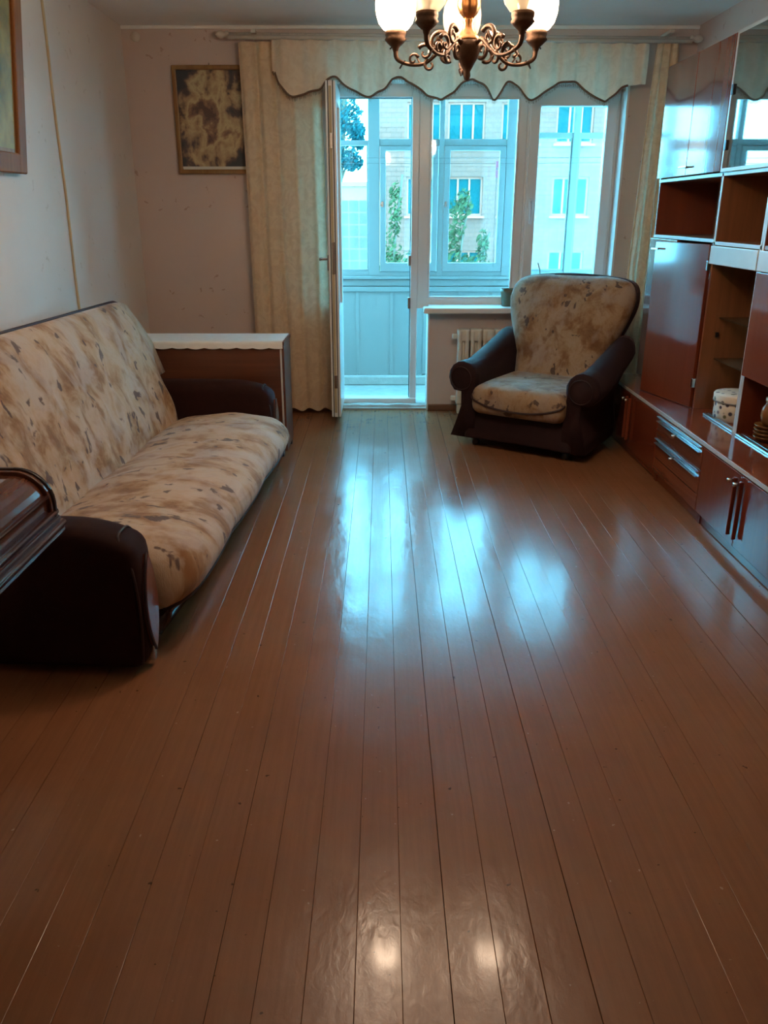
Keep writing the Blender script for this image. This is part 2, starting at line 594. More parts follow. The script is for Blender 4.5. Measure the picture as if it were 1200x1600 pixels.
def tag(o, label=None, cat=None, group=None, kind=None):
    if label:
        o['label'] = label
    if cat:
        o['category'] = cat
    if group:
        o['group'] = group
    if kind:
        o['kind'] = kind
    return o
def thing(name, loc, label, cat, rotz=0, group=None, kind=None):
    o = bpy.data.objects.new(name, None)
    COL.objects.link(o)
    o.location = loc
    o.rotation_euler = (0, 0, rotz)
    o.empty_display_size = .1
    return tag(o, label, cat, group, kind)
def struct(name, loc=(0, 0, 0), label=None):
    return thing(name, loc, label, None, kind='structure')

# ------------------------------------------------------------------ room shell
XL, XR, YB, YF, ZC = -1.67, 2.03, 5.98, -1.2, 2.50
OPL, OPR, OPT = -0.36, 1.62, 2.20       # opening for balcony door and window
SILLX, SILLZ = 0.335, 0.70

floor = struct('floor', (0, 0, 0), 'glossy brown painted plank floor with worn seams')
box('subfloor', XL - .2, XR + .2, YF - .2, YB + .02, -.09, -.022, 'floor_gap', floor, 0)
seams = []
x = XL
rnd = random.Random(3)
while x < XR - .03:
    wd = rnd.uniform(.083, .097)
    seams.append((x, min(x + wd, XR)))
    x += wd
for i, (a, b) in enumerate(seams):
    g0, g1 = (rnd.choice((.0001, .0002, .0004, .0009)) for _ in range(2))
    dz = rnd.uniform(-.0012, .0)
    tl, tr_ = rnd.uniform(-.0009, .0), rnd.uniform(-.0009, .0)
    vs = boxv(a + g0, b - g1, YF, YB + .005, -.022, 0)
    vs = [(q[0], q[1], q[2] if q[2] < -.01 else dz + (tl if q[0] < (a + b) / 2 else tr_)) for q in vs]
    add('floorboard', vs, BF, 'floor_paint', floor, False, False, rnd.choice((.0004, .0006, .0008, .0012)), None, 2)

ceiling = tag(box('ceiling', XL - .2, XR + .2, YF - .2, YB + .02, ZC, ZC + .15, 'ceiling_white', None, 0), 'plain pale painted ceiling', kind='structure')
tag(box('wall_left', XL - .2, XL, YF - .2, YB + .3, -.09, ZC + .1, 'wallpaper_left', None, 0), 'pale papered wall behind the sofa', kind='structure')
tag(box('wall_right', XR, XR + .2, YF - .2, YB + .3, -.09, ZC + .1, 'wallpaper', None, 0), 'papered wall behind the wall unit', kind='structure')
tag(box('wall_front', XL - .2, XR + .2, YF - .2, YF, -.09, ZC + .1, 'wallpaper', None, 0), 'papered wall behind the viewer', kind='structure')
# window wall with its opening, one mesh of abutting blocks
tag(boxes('wall_back', [(XL, OPL, YB, YB + .32, -.09, ZC + .1), (OPR, XR, YB, YB + .32, -.09, ZC + .1),
                        (OPL, OPR, YB, YB + .32, OPT, ZC + .1), (SILLX, OPR, YB, YB + .32, -.09, SILLZ)], 'wallpaper', None, 0),
    'papered end wall with small brown curls around the window', kind='structure')
# painted reveals
rev = struct('trim_1', (0, YB, 0), 'white painted reveals of the window opening')
box('reveal', OPR - .012, OPR + .002, YB - .001, YB + .16, SILLZ, OPT, 'plaster_white', rev, .001)
box('reveal', OPL, OPR - .012, YB - .001, YB + .14, OPT - .012, OPT + .002, 'plaster_white', rev, .001)
box('reveal', SILLX - .006, SILLX + .004, YB - .001, YB + .16, 0, SILLZ, 'plaster_white', rev, .001)
box('reveal', OPL - .002, OPL + .012, YB - .001, YB + .14, 0, OPT, 'plaster_white', rev, .001)
tag(box('trim_2', XL, XR, YB - .016, YB, ZC - .022, ZC, 'ceiling_white', None, .006), 'pale ceiling moulding above the curtain rail', kind='structure')
tag(box('baseboard_back', SILLX + .005, 1.49, YB - .018, YB, 0, .045, 'baseboard_brown', None, .004), 'brown skirting under the window sill', kind='structure')
tag(box('baseboard_corner', XL, OPL, YB - .018, YB, 0, .06, 'baseboard_brown', None, .004), 'brown skirting behind the long curtain', kind='structure')
tag(box('baseboard_left', XL, XL + .018, YF, YB - .02, 0, .06, 'baseboard_brown', None, .004), 'brown skirting along the sofa wall', kind='structure')

# ------------------------------------------------------------------ window, door frame and open balcony door
WY0, WY1 = 6.12, 6.19
win1 = struct('window_1', (.62, 6.15, .72), 'white plastic fixed window between balcony door and opening sash')
ring('frame', .255, .985, .72, OPT - .012, WY0, WY1, .075, .055, .075, .085, 'pvc', win1, .006)
ring('glazing_bead', .33, .93, .795, OPT - .097, WY0 - .006, WY0 + .02, .012, .012, .012, .012, 'pvc', win1, .003)
box('pane', .335, .925, 6.148, 6.154, .80, OPT - .10, 'glass', win1, 0)
win2 = struct('window_2', (1.3, 6.15, .72), 'white plastic opening window sash behind the armchair')
ring('frame', .985, OPR - .012, .72, OPT - .012, WY0, WY1, .04, .05, .06, .05, 'pvc', win2, .006)
sash = ring('sash', 1.00, OPR - .035, .745, OPT - .04, WY0 - .022, WY0 + .045, .07, .07, .07, .11, 'pvc', win2, .008)
box('pane', 1.065, OPR - .10, 6.148, 6.154, .81, OPT - .145, 'glass', sash, 0)
hd = boxes('handle', [(1.02, 1.045, WY0 - .040, WY0 - .022, 1.40, 1.47), (1.026, 1.040, WY0 - .062, WY0 - .045, 1.30, 1.45), (1.026, 1.040, WY0 - .062, WY0 - .03, 1.43, 1.45)], 'pvc', sash, .003)
dfr = struct('door_1', (-.05, 6.15, 0), 'white plastic balcony door standing open into the room')
each('door_frame', [(OPL + .012, -.288, WY0, WY1, .03, OPT - .012), (.205, .255, WY0, WY1, .03, OPT - .012), (-.288, .205, WY0, WY1, OPT - .095, OPT - .012)], 'pvc', dfr, .005)
each('frame_seal', [(.199, .206, WY0 + .02, WY1 - .01, .06, OPT - .1), (-.29, .205, WY0 + .02, WY1 - .01, OPT - .10, OPT - .094)], 'pvc_seal', dfr, .001)
each('hinge', [(.186, .206, WY0 - .012, WY0 + .03, .72, .80), (.186, .206, WY0 - .012, WY0 + .03, 1.02, 1.09)], 'steel', dfr, .003)
LX0, LX1, LY0, LY1, LZ0, LZ1 = -.345, -.283, 5.545, 6.125, .05, 2.13
def yz_ring(name, x0, x1, y0, y1, z0, z1, wy, wz0, wz1, mat, parent, bevel=.005):
    o = [(y0, z0), (y1, z0), (y1, z1), (y0, z1)]
    i = [(y0 + wy, z0 + wz0), (y1 - wy, z0 + wz0), (y1 - wy, z1 - wz1), (y0 + wy, z1 - wz1)]
    vs = [(x0, *p) for p in o] + [(x0, *p) for p in i] + [(x1, *p) for p in o] + [(x1, *p) for p in i]
    fs = []
    for k in range(4):
        n = (k + 1) % 4
        fs += [(k, n, 4 + n, 4 + k), (8 + k, 12 + k, 12 + n, 8 + n), (k, 8 + k, 8 + n, n), (4 + k, 4 + n, 12 + n, 12 + k)]
    return add(name, vs, fs, mat, parent, False, False, bevel)
leaf = yz_ring('door_leaf', LX0, LX1, LY0, LY1, LZ0, LZ1, .095, .72, .10, 'pvc', dfr)
box('pane', -.317, -.311, LY0 + .09, LY1 - .09, LZ0 + .71, LZ1 - .095, 'glass', leaf, 0)
box('lower_panel', -.328, -.300, LY0 + .09, LY1 - .09, LZ0 + .10, LZ0 + .66, 'pvc', leaf, .004)
each('edge_seal', [(LX0 + .012, LX0 + .018, LY0 - .003, LY0 + .01, LZ0, LZ1), (LX1 - .02, LX1 - .014, LY0 - .003, LY0 + .01, LZ0, LZ1)], 'pvc_seal', leaf, 0)
box('seal_tape', LX0 + .020, LX0 + .036, LY0 - .004, LY0 + .01, LZ0 + .03, LZ1 - .03, 'seal_tape', leaf, .001)
each('lock_plate', [(LX0 + .022, LX0 + .040, LY0 - .006, LY0 + .01, 1.0, 1.2), (LX0 + .022, LX0 + .040, LY0 - .006, LY0 + .01, .25, .34), (LX0 + .022, LX0 + .040, LY0 - .006, LY0 + .01, 1.75, 1.84)], 'steel', leaf, .002)
boxes('handle', [(LX0 - .012, LX0, LY0 + .03, LY0 + .06, 1.02, 1.12), (LX0 - .055, LX0 - .012, LY0 + .038, LY0 + .052, 1.085, 1.10), (LX0 - .066, LX0 - .050, LY0 + .03, LY0 + .13, 1.083, 1.101)], 'steel', leaf, .004)
# threshold
th = struct('trim_4', (-.05, 6.1, 0), 'rough concrete step and white sill of the balcony door')
vs, fs = [], []
nx_, ny_ = 40, 6
for j in range(ny_ + 1):
    for i in range(nx_ + 1):
        xx = OPL + (SILLX - .008 - OPL) * i / nx_
        yy = 6.0 + .12 * j / ny_
        zz = .028 + .012 * noise.noise((xx * 14, yy * 14, 0)) if 0 < j else -.01
        if j == 0:
            yy += .01 * noise.noise((xx * 22, 3, 0))
        vs.append((xx, yy, zz))
for j in range(ny_):
    for i in range(nx_):
        k = j * (nx_ + 1) + i
        fs.append((k, k + 1, k + nx_ + 2, k + nx_ + 1))
add('concrete_step', vs, fs, 'concrete', th, False, True)
box('door_sill', OPL + .012, .255, 6.10, 6.21, 0, .062, 'pvc', th, .006)
box('step_base', OPL, SILLX - .008, YB + .01, 6.30, -.09, .012, 'concrete', th, 0)

sill = tag(prism('window_sill', [(.292, 5.855), (OPR - .014, 5.855), (OPR - .014, 6.125), (SILLX - .002, 6.125), (SILLX - .002, 5.975), (.292, 5.975)], 'z', .712, .752, 'pvc', None, .008),
           'white window sill board above the radiator', 'window sill', kind='structure')
sill.name = 'trim_5'
if 'category' in sill: del sill['category']

# ------------------------------------------------------------------ balcony
BY = 7.10
balc = struct('balcony_floor', (0, 6.3, -.03), 'bare concrete floor of the glazed balcony')
box('slab', -1.5, 2.7, 6.30, 7.25, -.2, -.03, 'concrete', balc, 0)
tag(box('balcony_ceiling', -1.5, 2.7, 6.30, 7.35, 2.44, 2.56, 'balcony_paint', None, 0), 'painted slab over the glazed balcony', kind='structure')
par = struct('balcony_parapet', (.5, BY, -.03), 'white boarded balcony parapet below the glazing')
edges = [-1.45, -1.09, -.80, -.51, -.215, .072, .355, .645, .93, 1.22, 1.51, 1.80, 2.09, 2.38, 2.65]
for a, b in zip(edges[:-1], edges[1:]):
    d = random.uniform(0, .006)
    box('board', a + .003, b - .003, BY + d, BY + .025, .045 + random.uniform(-.015, .02), .76, 'balcony_paint', par, .003)
for e_ in edges[1:-1]:
    box('batten', e_ - .006, e_ + .022, BY - .006, BY + .012, .06, .76, 'balcony_paint', par, .002)
box('backing', -1.5, 2.7, BY + .026, BY + .09, -.03, .86, 'balcony_paint', par, 0)
box('kerb', -1.45, 2.65, BY - .05, BY + .03, -.03, .05, 'concrete', par, .012)
box('ledge_rail', -1.5, 2.7, BY - .02, BY + .03, .755, .795, 'balcony_paint', par, .004)
box('ledge_board', -1.5, 2.7, BY - .008, BY + .05, .80, .852, 'balcony_paint', par, .004)
box('ledge_cap', -1.5, 2.7, BY - .035, BY + .10, .855, .880, 'balcony_paint', par, .005)

win3 = struct('window_3', (.5, BY, .88), 'old white wooden balcony glazing with small upper lights')
G0, G1, GZ0, GZ1 = BY, BY + .06, .88, 2.44
def post(a, b, z0=GZ0, z1=GZ1, y0=G0 - .005, y1=G1 - .002):
    return box('post', a, b, y0, y1, z0, z1, 'balcony_paint', win3, .004)
box('head_rail', -1.5, 2.7, G0, G1, 2.36, GZ1, 'balcony_paint', win3, .004)
box('bottom_rail', -1.5, 2.7, G0, G1, GZ0, .915, 'balcony_paint', win3, .004)
for a, b in ((-1.5, -1.44), (-.75, -.66), (-.111, -.02), (.455, .495), (.99, 1.06), (1.512, 1.566), (2.10, 2.17), (2.64, 2.7)):
    post(a, b)
bays = [(-1.44, -.75, 1.877, 1.915, 0, .935), (-.66, -.111, 1.877, 1.915, 0, .935), (-.02, .455, 1.875, 1.925, 1, .985), (.495, .99, 1.875, 1.925, 1, 1.0),
        (1.06, 1.512, 1.929, 1.97, 0, .935), (1.566, 2.10, 1.929, 1.97, 0, .935), (2.17, 2.64, 1.929, 1.97, 0, .935)]
for (a, b, t0, t1, openable, zb) in bays:
    box('transom', a, b, G0 + .004, G1 - .004, t0, t1, 'balcony_paint', win3, .003)
    box('pane', a, b, G0 + .030, G0 + .034, t1, 2.36, 'glass', win3, 0)
    if openable:
        s_ = ring('sash', a + .004, b - .004, .918, t0 - .003, G0 - .012, G1 - .02, .046, .046, .068, .032, 'balcony_paint', win3, .004)
        box('pane', a + .05, b - .05, G0 + .010, G0 + .014, .986, t0 - .035, 'glass', s_, 0)
        boxes('latch', [(a + .012, a + .030, G0 - .022, G0 - .012, 1.42, 1.46), (a + .004, a + .02, G0 - .03, G0 - .020, 1.435, 1.445)], 'steel', s_, .001)
    else:
        dusty = a > 1.0
        box('pane', a, b, G0 + .030, G0 + .034, .915, t0, 'glass_dusty' if dusty else 'glass', win3, 0)
        each('bead', [(a, b, G0 + .008, G0 + .028, .915, .935), (a, a + .012, G0 + .008, G0 + .028, .935, t0), (b - .012, b, G0 + .008, G0 + .028, .935, t0)], 'balcony_paint', win3, .002)
# unseen ends of the balcony, glazed above to let more daylight in
for nm, xa, xb in (('balcony_end_left', -1.56, -1.5), ('balcony_end_right', 2.7, 2.76)):
    e_ = struct(nm, (xa, 6.7, 0), 'unseen boarded balcony end, glazed above to admit more light, ' + ('left' if xa < 0 else 'right'))
    box('panel', xa, xb, 6.30, 7.2, -.1, .90, 'balcony_paint', e_, 0)
    box('rail', xa, xb, 6.30, 7.2, 2.36, 2.44, 'balcony_paint', e_, 0)
    box('pane', xa + .028, xa + .032, 6.30, 7.2, .90, 2.36, 'glass', e_, 0)
# clothes lines and a peg on the balcony
for k, (z0, sag, yy) in enumerate(((1.79, .012, 6.98), (1.752, .02, 6.86))):
    pth = [(-1.48 + 4.1 * i / 24, yy, z0 - sag * (1 - (2 * i / 24 - 1) ** 2)) for i in range(25)]
    tag(tube('clothesline', pth, .0018, 'cord_grey', None, 5), ('upper' if k == 0 else 'lower') + ' thin grey clothesline across the glazed balcony', 'clothesline')
pg = thing('clothes_peg', (.888, 6.86, 1.62), 'pink clothes peg hanging on the balcony line', 'clothes peg')
boxes('jaw', [(.880, .887, 6.852, 6.862, 1.63, 1.75), (.890, .897, 6.852, 6.862, 1.63, 1.75)], 'peg_pink', pg, .002)
tube('cord', [(.888, 6.857, 1.635), (.889, 6.857, 1.3), (.892, 6.857, .97)], .002, 'cord_grey', pg, 5)
box('spring', .884, .893, 6.849, 6.865, 1.685, 1.70, 'steel', pg, .001)

# ------------------------------------------------------------------ outside
tag(box('ground', -40, 60, 7.6, 80, -4.8, -4.6, 'bounce_ground', None, 0), 'unseen pale yard, kept light to bounce skylight up to the ceiling', kind='structure')
FY = 32.0
bld = thing('apartment_building', (7, FY, -4.6), 'pale brick apartment block across the yard', 'building')
wcx = [1.55, 3.0, 4.9, 6.85, 8.75, 10.7, 12.6, 14.5]
rows = [(-1.39, .03), (1.26, 2.58), (3.69, 5.02), (6.3, 7.6)]
HW = .66
# wall with real window holes: piers and bands
xs = [-.25] + [c + s * HW for c in wcx for s in (-1, 1)] + [16.5]
piers = [(xs[i], xs[i + 1], FY, FY + .4, -4.6, 9.5) for i in range(0, len(xs), 2)]
bands = []
for c in wcx:
    zz = -4.6
    for (z0, z1) in rows:
        bands.append((c - HW, c + HW, FY, FY + .4, zz, z0))
        zz = z1
    bands.append((c - HW, c + HW, FY, FY + .4, zz, 9.5))
boxes('brick_wall', piers + bands, 'brick_facade', bld, 0)
box('side_wall', -.25, .15, FY + .4, FY + 9, -4.6, 9.5, 'brick_facade', bld, 0)
box('roof', -.7, 17, FY - .5, FY + 9.5, 9.5, 9.8, 'wall_pale', bld, 0)
for c in wcx:
    for (z0, z1) in rows:
        wn = ring('window', c - HW, c + HW, z0, z1, FY + .12, FY + .22, .07, .07, .07, .07, 'house_frame', bld, 0)
        mulls = (-.18, .24) if rows.index((z0, z1)) != 1 else (-.24, .18)
        each('mullion', [(c + q - .035, c + q + .035, FY + .12, FY + .22, z0 + .07, z1 - .07) for q in mulls], 'house_frame', wn, 0)
        box('pane', c - HW + .05, c + HW - .05, FY + .16, FY + .17, z0 + .05, z1 - .05, 'house_glass', wn, 0)
        box('sill', c - HW - .08, c + HW + .08, FY - .12, FY + .14, z0 - .09, z0 - .01, 'house_frame', wn, 0)
# low tiled building on the left
TY = 20.0
tb = thing('tiled_outbuilding', (-3, TY, -4.6), 'pale tiled low building beside the brick block', 'building')
box('wall', -7, -.05, TY + .004, TY + 3, -4.6, 1.93, 'wall_pale', tb, 0)
box('coping', -7.1, .02, TY - .05, TY + 3.1, 1.93, 2.02, 'wall_pale', tb, 0)
tw, thh = .235, .265
for r_ in range(6):
    for c_ in range(8):
        x1 = -.06 - c_ * tw
        z0 = .05 + r_ * thh
        box('tile', x1 - tw + .012, x1 - .012, TY - .005 - random.uniform(0, .008), TY + .03, z0 + .012, z0 + thh - .012, 'tile_pale', tb, 0)

def leaves_mesh(name, blobs, count, size, mat, parent, seed):
    r = random.Random(seed)
    vs, fs = [], []
    for _ in range(count):
        c, rad = blobs[r.randrange(len(blobs))]
        while True:
            p = Vector((r.uniform(-1, 1), r.uniform(-1, 1), r.uniform(-1, 1)))
            if p.length < 1:
                break
        p = Vector(c) + Vector((p.x * rad[0], p.y * rad[1], p.z * rad[2]))
        s = size * r.uniform(.6, 1.3)
        q = Vector((r.gauss(0, 1), r.gauss(0, 1), r.gauss(0, 1))).normalized()
        u = q.orthogonal().normalized() * s
        v_ = q.cross(u).normalized() * s * .45
        k = len(vs)
        vs += [tuple(p - u), tuple(p + v_ + q * s * .12), tuple(p + u), tuple(p - v_ + q * s * .12)]
        fs += [(k, k + 1, k + 2), (k, k + 2, k + 3)]
    o = add(name, vs, fs, mat, parent)
    o['kind'] = 'stuff'
    return o
def tree(name, base, stems, blobs, count, size, mat, label, seed, cat):
    t = thing(name, base, label, cat)
    tubes('trunk', stems, 'bark', t, 6)
    leaves_mesh('foliage', blobs, count, size, mat, t, seed)
    return t
tree('tall_tree', (-1.3, 26, -4.6), [(smoothpath([(-1.5, 26, -4.6), (-1.45, 26, 0), (-1.2, 26, 3.0), (-1.05, 26, 5.5)]), .12), (smoothpath([(-1.3, 26, 2), (-.9, 26, 3.0), (-.62, 26, 3.4)]), .04)],
     [((-1.35, 26, 4.2), (.62, .7, .75)), ((-.95, 26, 3.9), (.42, .5, .55)), ((-1.25, 26, 3.0), (.6, .6, .45)), ((-.72, 26.0, 3.55), (.22, .3, .28)), ((-.9, 26, 2.75), (.35, .4, .25)), ((-1.6, 26, 5.2), (.7, .7, .6)), ((-.62, 26, 3.25), (.10, .2, .16))],
     3600, .075, 'leaf_dark', 'dark leafy tree against the bright sky beside the brick block', 5, 'tree')
tree('leafy_sapling', (.3, 13, -4.6), [(smoothpath([(.30, 13, -4.6), (.22, 13, -1), (.18, 13, .7), (.30, 13, 1.9)]), .02), (smoothpath([(.4, 13, -4.6), (.36, 13, 0), (.50, 13, 1.0), (.6, 13, 1.3)]), .02)],
     [((.13, 13, .85), (.16, .2, .40)), ((.20, 13, 1.45), (.10, .14, .40)), ((.42, 13, .62), (.24, .2, .22)), ((.52, 13, .95), (.10, .1, .38)), ((.2, 13, .5), (.3, .2, .3))],
     900, .045, 'leaf_green', 'slender green sapling seen through the open balcony doorway', 8, 'tree')
tree('leafy_bush', (1.25, 13, -4.6), [(smoothpath([(1.2, 13, -4.6), (1.15, 13, -1), (1.18, 13, .7), (1.30, 13, 1.6)]), .02), (smoothpath([(1.4, 13, -4.6), (1.45, 13, 0), (1.55, 13, .8), (1.62, 13, 1.1)]), .015)],
     [((1.12, 13, 1.25), (.14, .2, .40)), ((1.22, 13, 1.5), (.12, .14, .22)), ((1.08, 13, .85), (.12, .15, .3)), ((1.35, 13, .62), (.34, .2, .16)), ((1.52, 13, .92), (.10, .1, .24))],
     760, .045, 'leaf_green', 'leafy green bush seen through the middle window pane', 9, 'bush')

# ------------------------------------------------------------------ radiator, sill things
rad = thing('radiator', (.9, 5.93, 0), 'cream cast-iron radiator under the window sill', 'radiator')
for k in range(8):
    x0 = .535 + k * .088
    s_ = boxes('section', [(x0 + .004, x0 + .032, 5.845, 5.945, .07, .60), (x0 + .054, x0 + .082, 5.845, 5.945, .07, .60),
                           (x0, x0 + .086, 5.85, 5.94, .07, .15), (x0, x0 + .086, 5.85, 5.94, .52, .605), (x0 + .030, x0 + .056, 5.875, 5.915, .14, .53)], 'radiator_white', rad, .010)
each('foot', [(.545, .575, 5.86, 5.93, 0, .08), (1.17, 1.20, 5.86, 5.93, 0, .08)], 'radiator_white', rad, .004)
each('inlet_pipe', [(.50, .54, 5.878, 5.912, .535, .57), (.50, .54, 5.878, 5.912, .09, .125)], 'radiator_white', rad, .006)
each('bracket', [(.70, .72, 5.94, 5.981, .45, .48), (1.05, 1.07, 5.94, 5.981, .45, .48)], 'radiator_white', rad, .002)

pot = thing('flower_pot', (.90, 6.00, .752), 'olive green flower pot with a pale sticker on the sill', 'flower pot')
lathe('pot_body', [(.044, 0), (.047, .004), (.056, .085), (.060, .09), (.061, .118), (.055, .118), (.053, .10)], 'pot_olive', pot, (.90, 6.0, .752), 28)
lathe('soil', [(.0525, .095), (.05, .104), (.001, .108)], 'soil', pot, (.90, 6.0, .752), 20)
vs, fs = [], []
for k in range(7):
    a = -1.45 + .75 * k / 6
    for z in (.045, .08):
        r_ = .0472 + (z - .004) / .081 * .009 + .0012
        vs.append((.90 + r_ * math.cos(a), 6.0 + r_ * math.sin(a), .752 + z))
for k in range(6):
    fs.append((2 * k, 2 * k + 2, 2 * k + 3, 2 * k + 1))
add('sticker', vs, fs, 'paper_label', pot)
pl = thing('houseplant', (1.10, 6.03, .752), 'bare-stemmed houseplant on the sill behind the armchair', 'plant')
lathe('pot_body', [(.04, 0), (.055, .09), (.058, .10), (.052, .10), (.05, .085)], 'pot_olive', pl, (1.10, 6.03, .752), 20)
lathe('soil', [(.05, .080), (.04, .092), (.001, .094)], 'soil', pl, (1.10, 6.03, .752), 16)
tubes('stem', [(smoothpath([(1.10, 6.03, .83), (1.115, 6.03, .92), (1.118, 6.03, .98), (1.10, 6.03, 1.045)]), .0035),
               (smoothpath([(1.095, 6.03, .83), (1.06, 6.02, .90), (1.025, 6.02, .925), (1.01, 6.02, .89), (1.02, 6.02, .87)]), .0025)], 'stem_brown', pl, 6)

# ------------------------------------------------------------------ curtains
RY = 5.85
rod = thing('curtain_rail', (.48, RY, 2.40), 'white double curtain rail with turned ends above the window', 'curtain rail')
for dy, dz in ((0, .018), (-.05, -.004)):
    tube('rail', [(-.96, RY + dy, 2.408 + dz), (1.93, RY + dy, 2.384 + dz)], .013, 'rod_white', rod, 12)
for xx, zz, s in ((-.96, 2.426, -1), (1.93, 2.402, 1)):
    lat = [(.013, 0), (.022, .006), (.022, .018), (.012, .026), (.020, .040), (.024, .055), (.016, .075), (.003, .085)]
    vs, fs = [], []
    n = 16
    for (r_, z) in lat:
        for k in range(n):
            a = 2 * PI * k / n
            vs.append((xx + s * z, RY + r_ * math.cos(a), zz + r_ * math.sin(a)))
    for j in range(len(lat) - 1):
        for k in range(n):
            fs.append((j * n + k, j * n + (k + 1) % n, (j + 1) * n + (k + 1) % n, (j + 1) * n + k))
    add('finial', vs, fs, 'rod_white', rod, False, True)
for xx in (-.80, .48, 1.80):
    box('bracket', xx - .015, xx + .015, RY - .06, YB, 2.425, 2.445, 'rod_white', rod, .003)
    z_ = 2.40 - (xx + .96) * .0083
def ringpath(x, y, z, r):
    return [(x, y + r * math.cos(a), z + r * math.sin(a)) for a in [2 * PI * k / 12 for k in range(12)]]
for k in range(12):
    xx = -.86 + k * .055 if k < 9 else 1.74 + (k - 9) * .05
    tube('curtain_ring', ringpath(xx, RY, 2.415 - (xx + .96) * .0083, .02), .0025, 'rod_white', rod, 5, False, True)

def curtain(name, x0t, x1t, x0b, x1b, zt, zb, y, folds, amp, label, seed):
    nx, nz = 150, 36
    vs, fs = [], []
    r = random.Random(seed)
    ph = [r.uniform(0, 6.28) for _ in range(6)]
    for j in range(nz + 1):
        v = j / nz
        for i in range(nx + 1):
            u = i / nx
            sp = v ** .7
            xa = x0t + (x0b - x0t) * sp
            xb = x1t + (x1b - x1t) * sp
            f = folds
            w_ = math.sin(2 * PI * f * u + ph[0] + .5 * math.sin(3 * u + ph[1] + v)) + .35 * math.sin(2 * PI * f * 1.9 * u + ph[2] + 1.2 * v)
            am = amp * (.55 + .45 * v) * (.7 + .3 * math.sin(5 * u + ph[3]))
            yy = y + am * w_
            xx = xa + (xb - xa) * u + .35 * amp * math.cos(2 * PI * f * u + ph[0]) * .4
            zz = zt + (zb - zt) * v + (.010 * math.sin(2 * PI * f * u + ph[4]) if j == nz else 0)
            vs.append((xx, yy, zz))
    for j in range(nz):
        for i in range(nx):
            k = j * (nx + 1) + i
            fs.append((k, k + 1, k + nx + 2, k + nx + 1))
    root = thing(name, ((x0b + x1b) / 2, y, zb), label, 'curtain')
    add('cloth', vs, fs, 'curtain_cream', root, False, True)
    # turned side hem and heading tape
    for side in (0, nx):
        hem = [Vector(vs[j * (nx + 1) + side]) for j in range(nz + 1)]
        tube('hem', [tuple(p) for p in hem], .0035, 'curtain_cream', root, 6)
    return root
curtain('long_curtain', -.905, -.40, -.885, -.36, 2.385, .035, RY - .005, 4.6, .024, 'long cream satin curtain beside the picture and open balcony door', 4)
curtain('short_curtain', 1.74, 1.86, 1.675, 1.90, 2.375, .06, RY - .005, 2.6, .028, 'narrow cream curtain gathered next to the wall unit', 11)

VAL = [(-.689, 2.27), (-.66, 2.16), (-.60, 2.075), (-.556, 2.064), (-.47, 2.09), (-.392, 2.108), (-.343, 2.166), (-.302, 2.184), (-.21, 2.115), (-.089, 2.061), (.012, 2.108), (.06, 2.162), (.109, 2.18), (.194, 2.137), (.296, 2.071), (.378, 2.046), (.465, 2.104), (.52, 2.155), (.568, 2.166), (.638, 2.14), (.681, 2.082), (.715, 2.035), (.753, 2.101), (.775, 2.144), (.807, 2.155), (.869, 2.115), (.904, 2.071), (.939, 2.042), (1.005, 2.075), (1.071, 2.122), (1.122, 2.148), (1.234, 2.151), (1.266, 2.108), (1.33, 2.071), (1.415, 2.035), (1.464, 2.071), (1.50, 2.115), (1.547, 2.13), (1.665, 2.137)]
def val_z(x):
    for (a, za), (b, zb) in zip(VAL[:-1], VAL[1:]):
        if a <= x <= b:
            t = (x - a) / (b - a)
            return za + (zb - za) * t
    return VAL[-1][1]
val = thing('valance', (.48, 5.78, 2.03), 'cream scalloped valance with dark braid hung across the window', 'valance')
nx, nz = 420, 14
vs, fs = [], []
VY = 5.775
def val_pt(x, v):
    z0 = 2.385 - (x + .69) * .010
    z1 = sum(val_z(x + d) for d in (-.012, 0, .012)) / 3
    f = math.sin(x * 46 + 1.3 * math.sin(x * 7)) + .5 * math.sin(x * 83 + 2 * math.sin(x * 5))
    g = (z1 - 2.03) * .8
    return (x + .004 * math.sin(x * 60) * v, VY + .015 * f * (1.0 - .45 * v) - .02 * math.sin(PI * min(v, 1)) * .6 - .02 * g, z0 + (z1 - z0) * v)
X0, X1 = -.689, 1.663
for j in range(nz + 1):
    for i in range(nx + 1):
        vs.append(val_pt(X0 + (X1 - X0) * i / nx, j / nz))
for j in range(nz):
    for i in range(nx):
        k = j * (nx + 1) + i
        fs.append((k, k + 1, k + nx + 2, k + nx + 1))
add('cloth', vs, fs, 'valance_cream', val, False, True)
hemp = [val_pt(X0 + (X1 - .11 - X0) * i / 260, 1.0) for i in range(261)]
tube('braid', [(p[0], p[1] - .002, p[2]) for p in hemp], .0065, 'curtain_trim', val, 6)
vs, fs = [], []
rnd = random.Random(2)
for i in range(0, 1300):
    x_ = X0 + .03 + (X1 - .15 - X0) * i / 1300
    p = val_pt(x_, 1.0)
    L = rnd.uniform(.012, .030)
    k = len(vs)
    dx = rnd.uniform(-.004, .004)
    vs += [(p[0] - .0005, p[1], p[2]), (p[0] + .0005, p[1], p[2]), (p[0] + .0005 + dx, p[1], p[2] - L), (p[0] - .0005 + dx, p[1], p[2] - L)]
    fs.append((k, k + 1, k + 2, k + 3))
fr = add('fringe', vs, fs, 'fringe', val)
fr['kind'] = 'stuff'

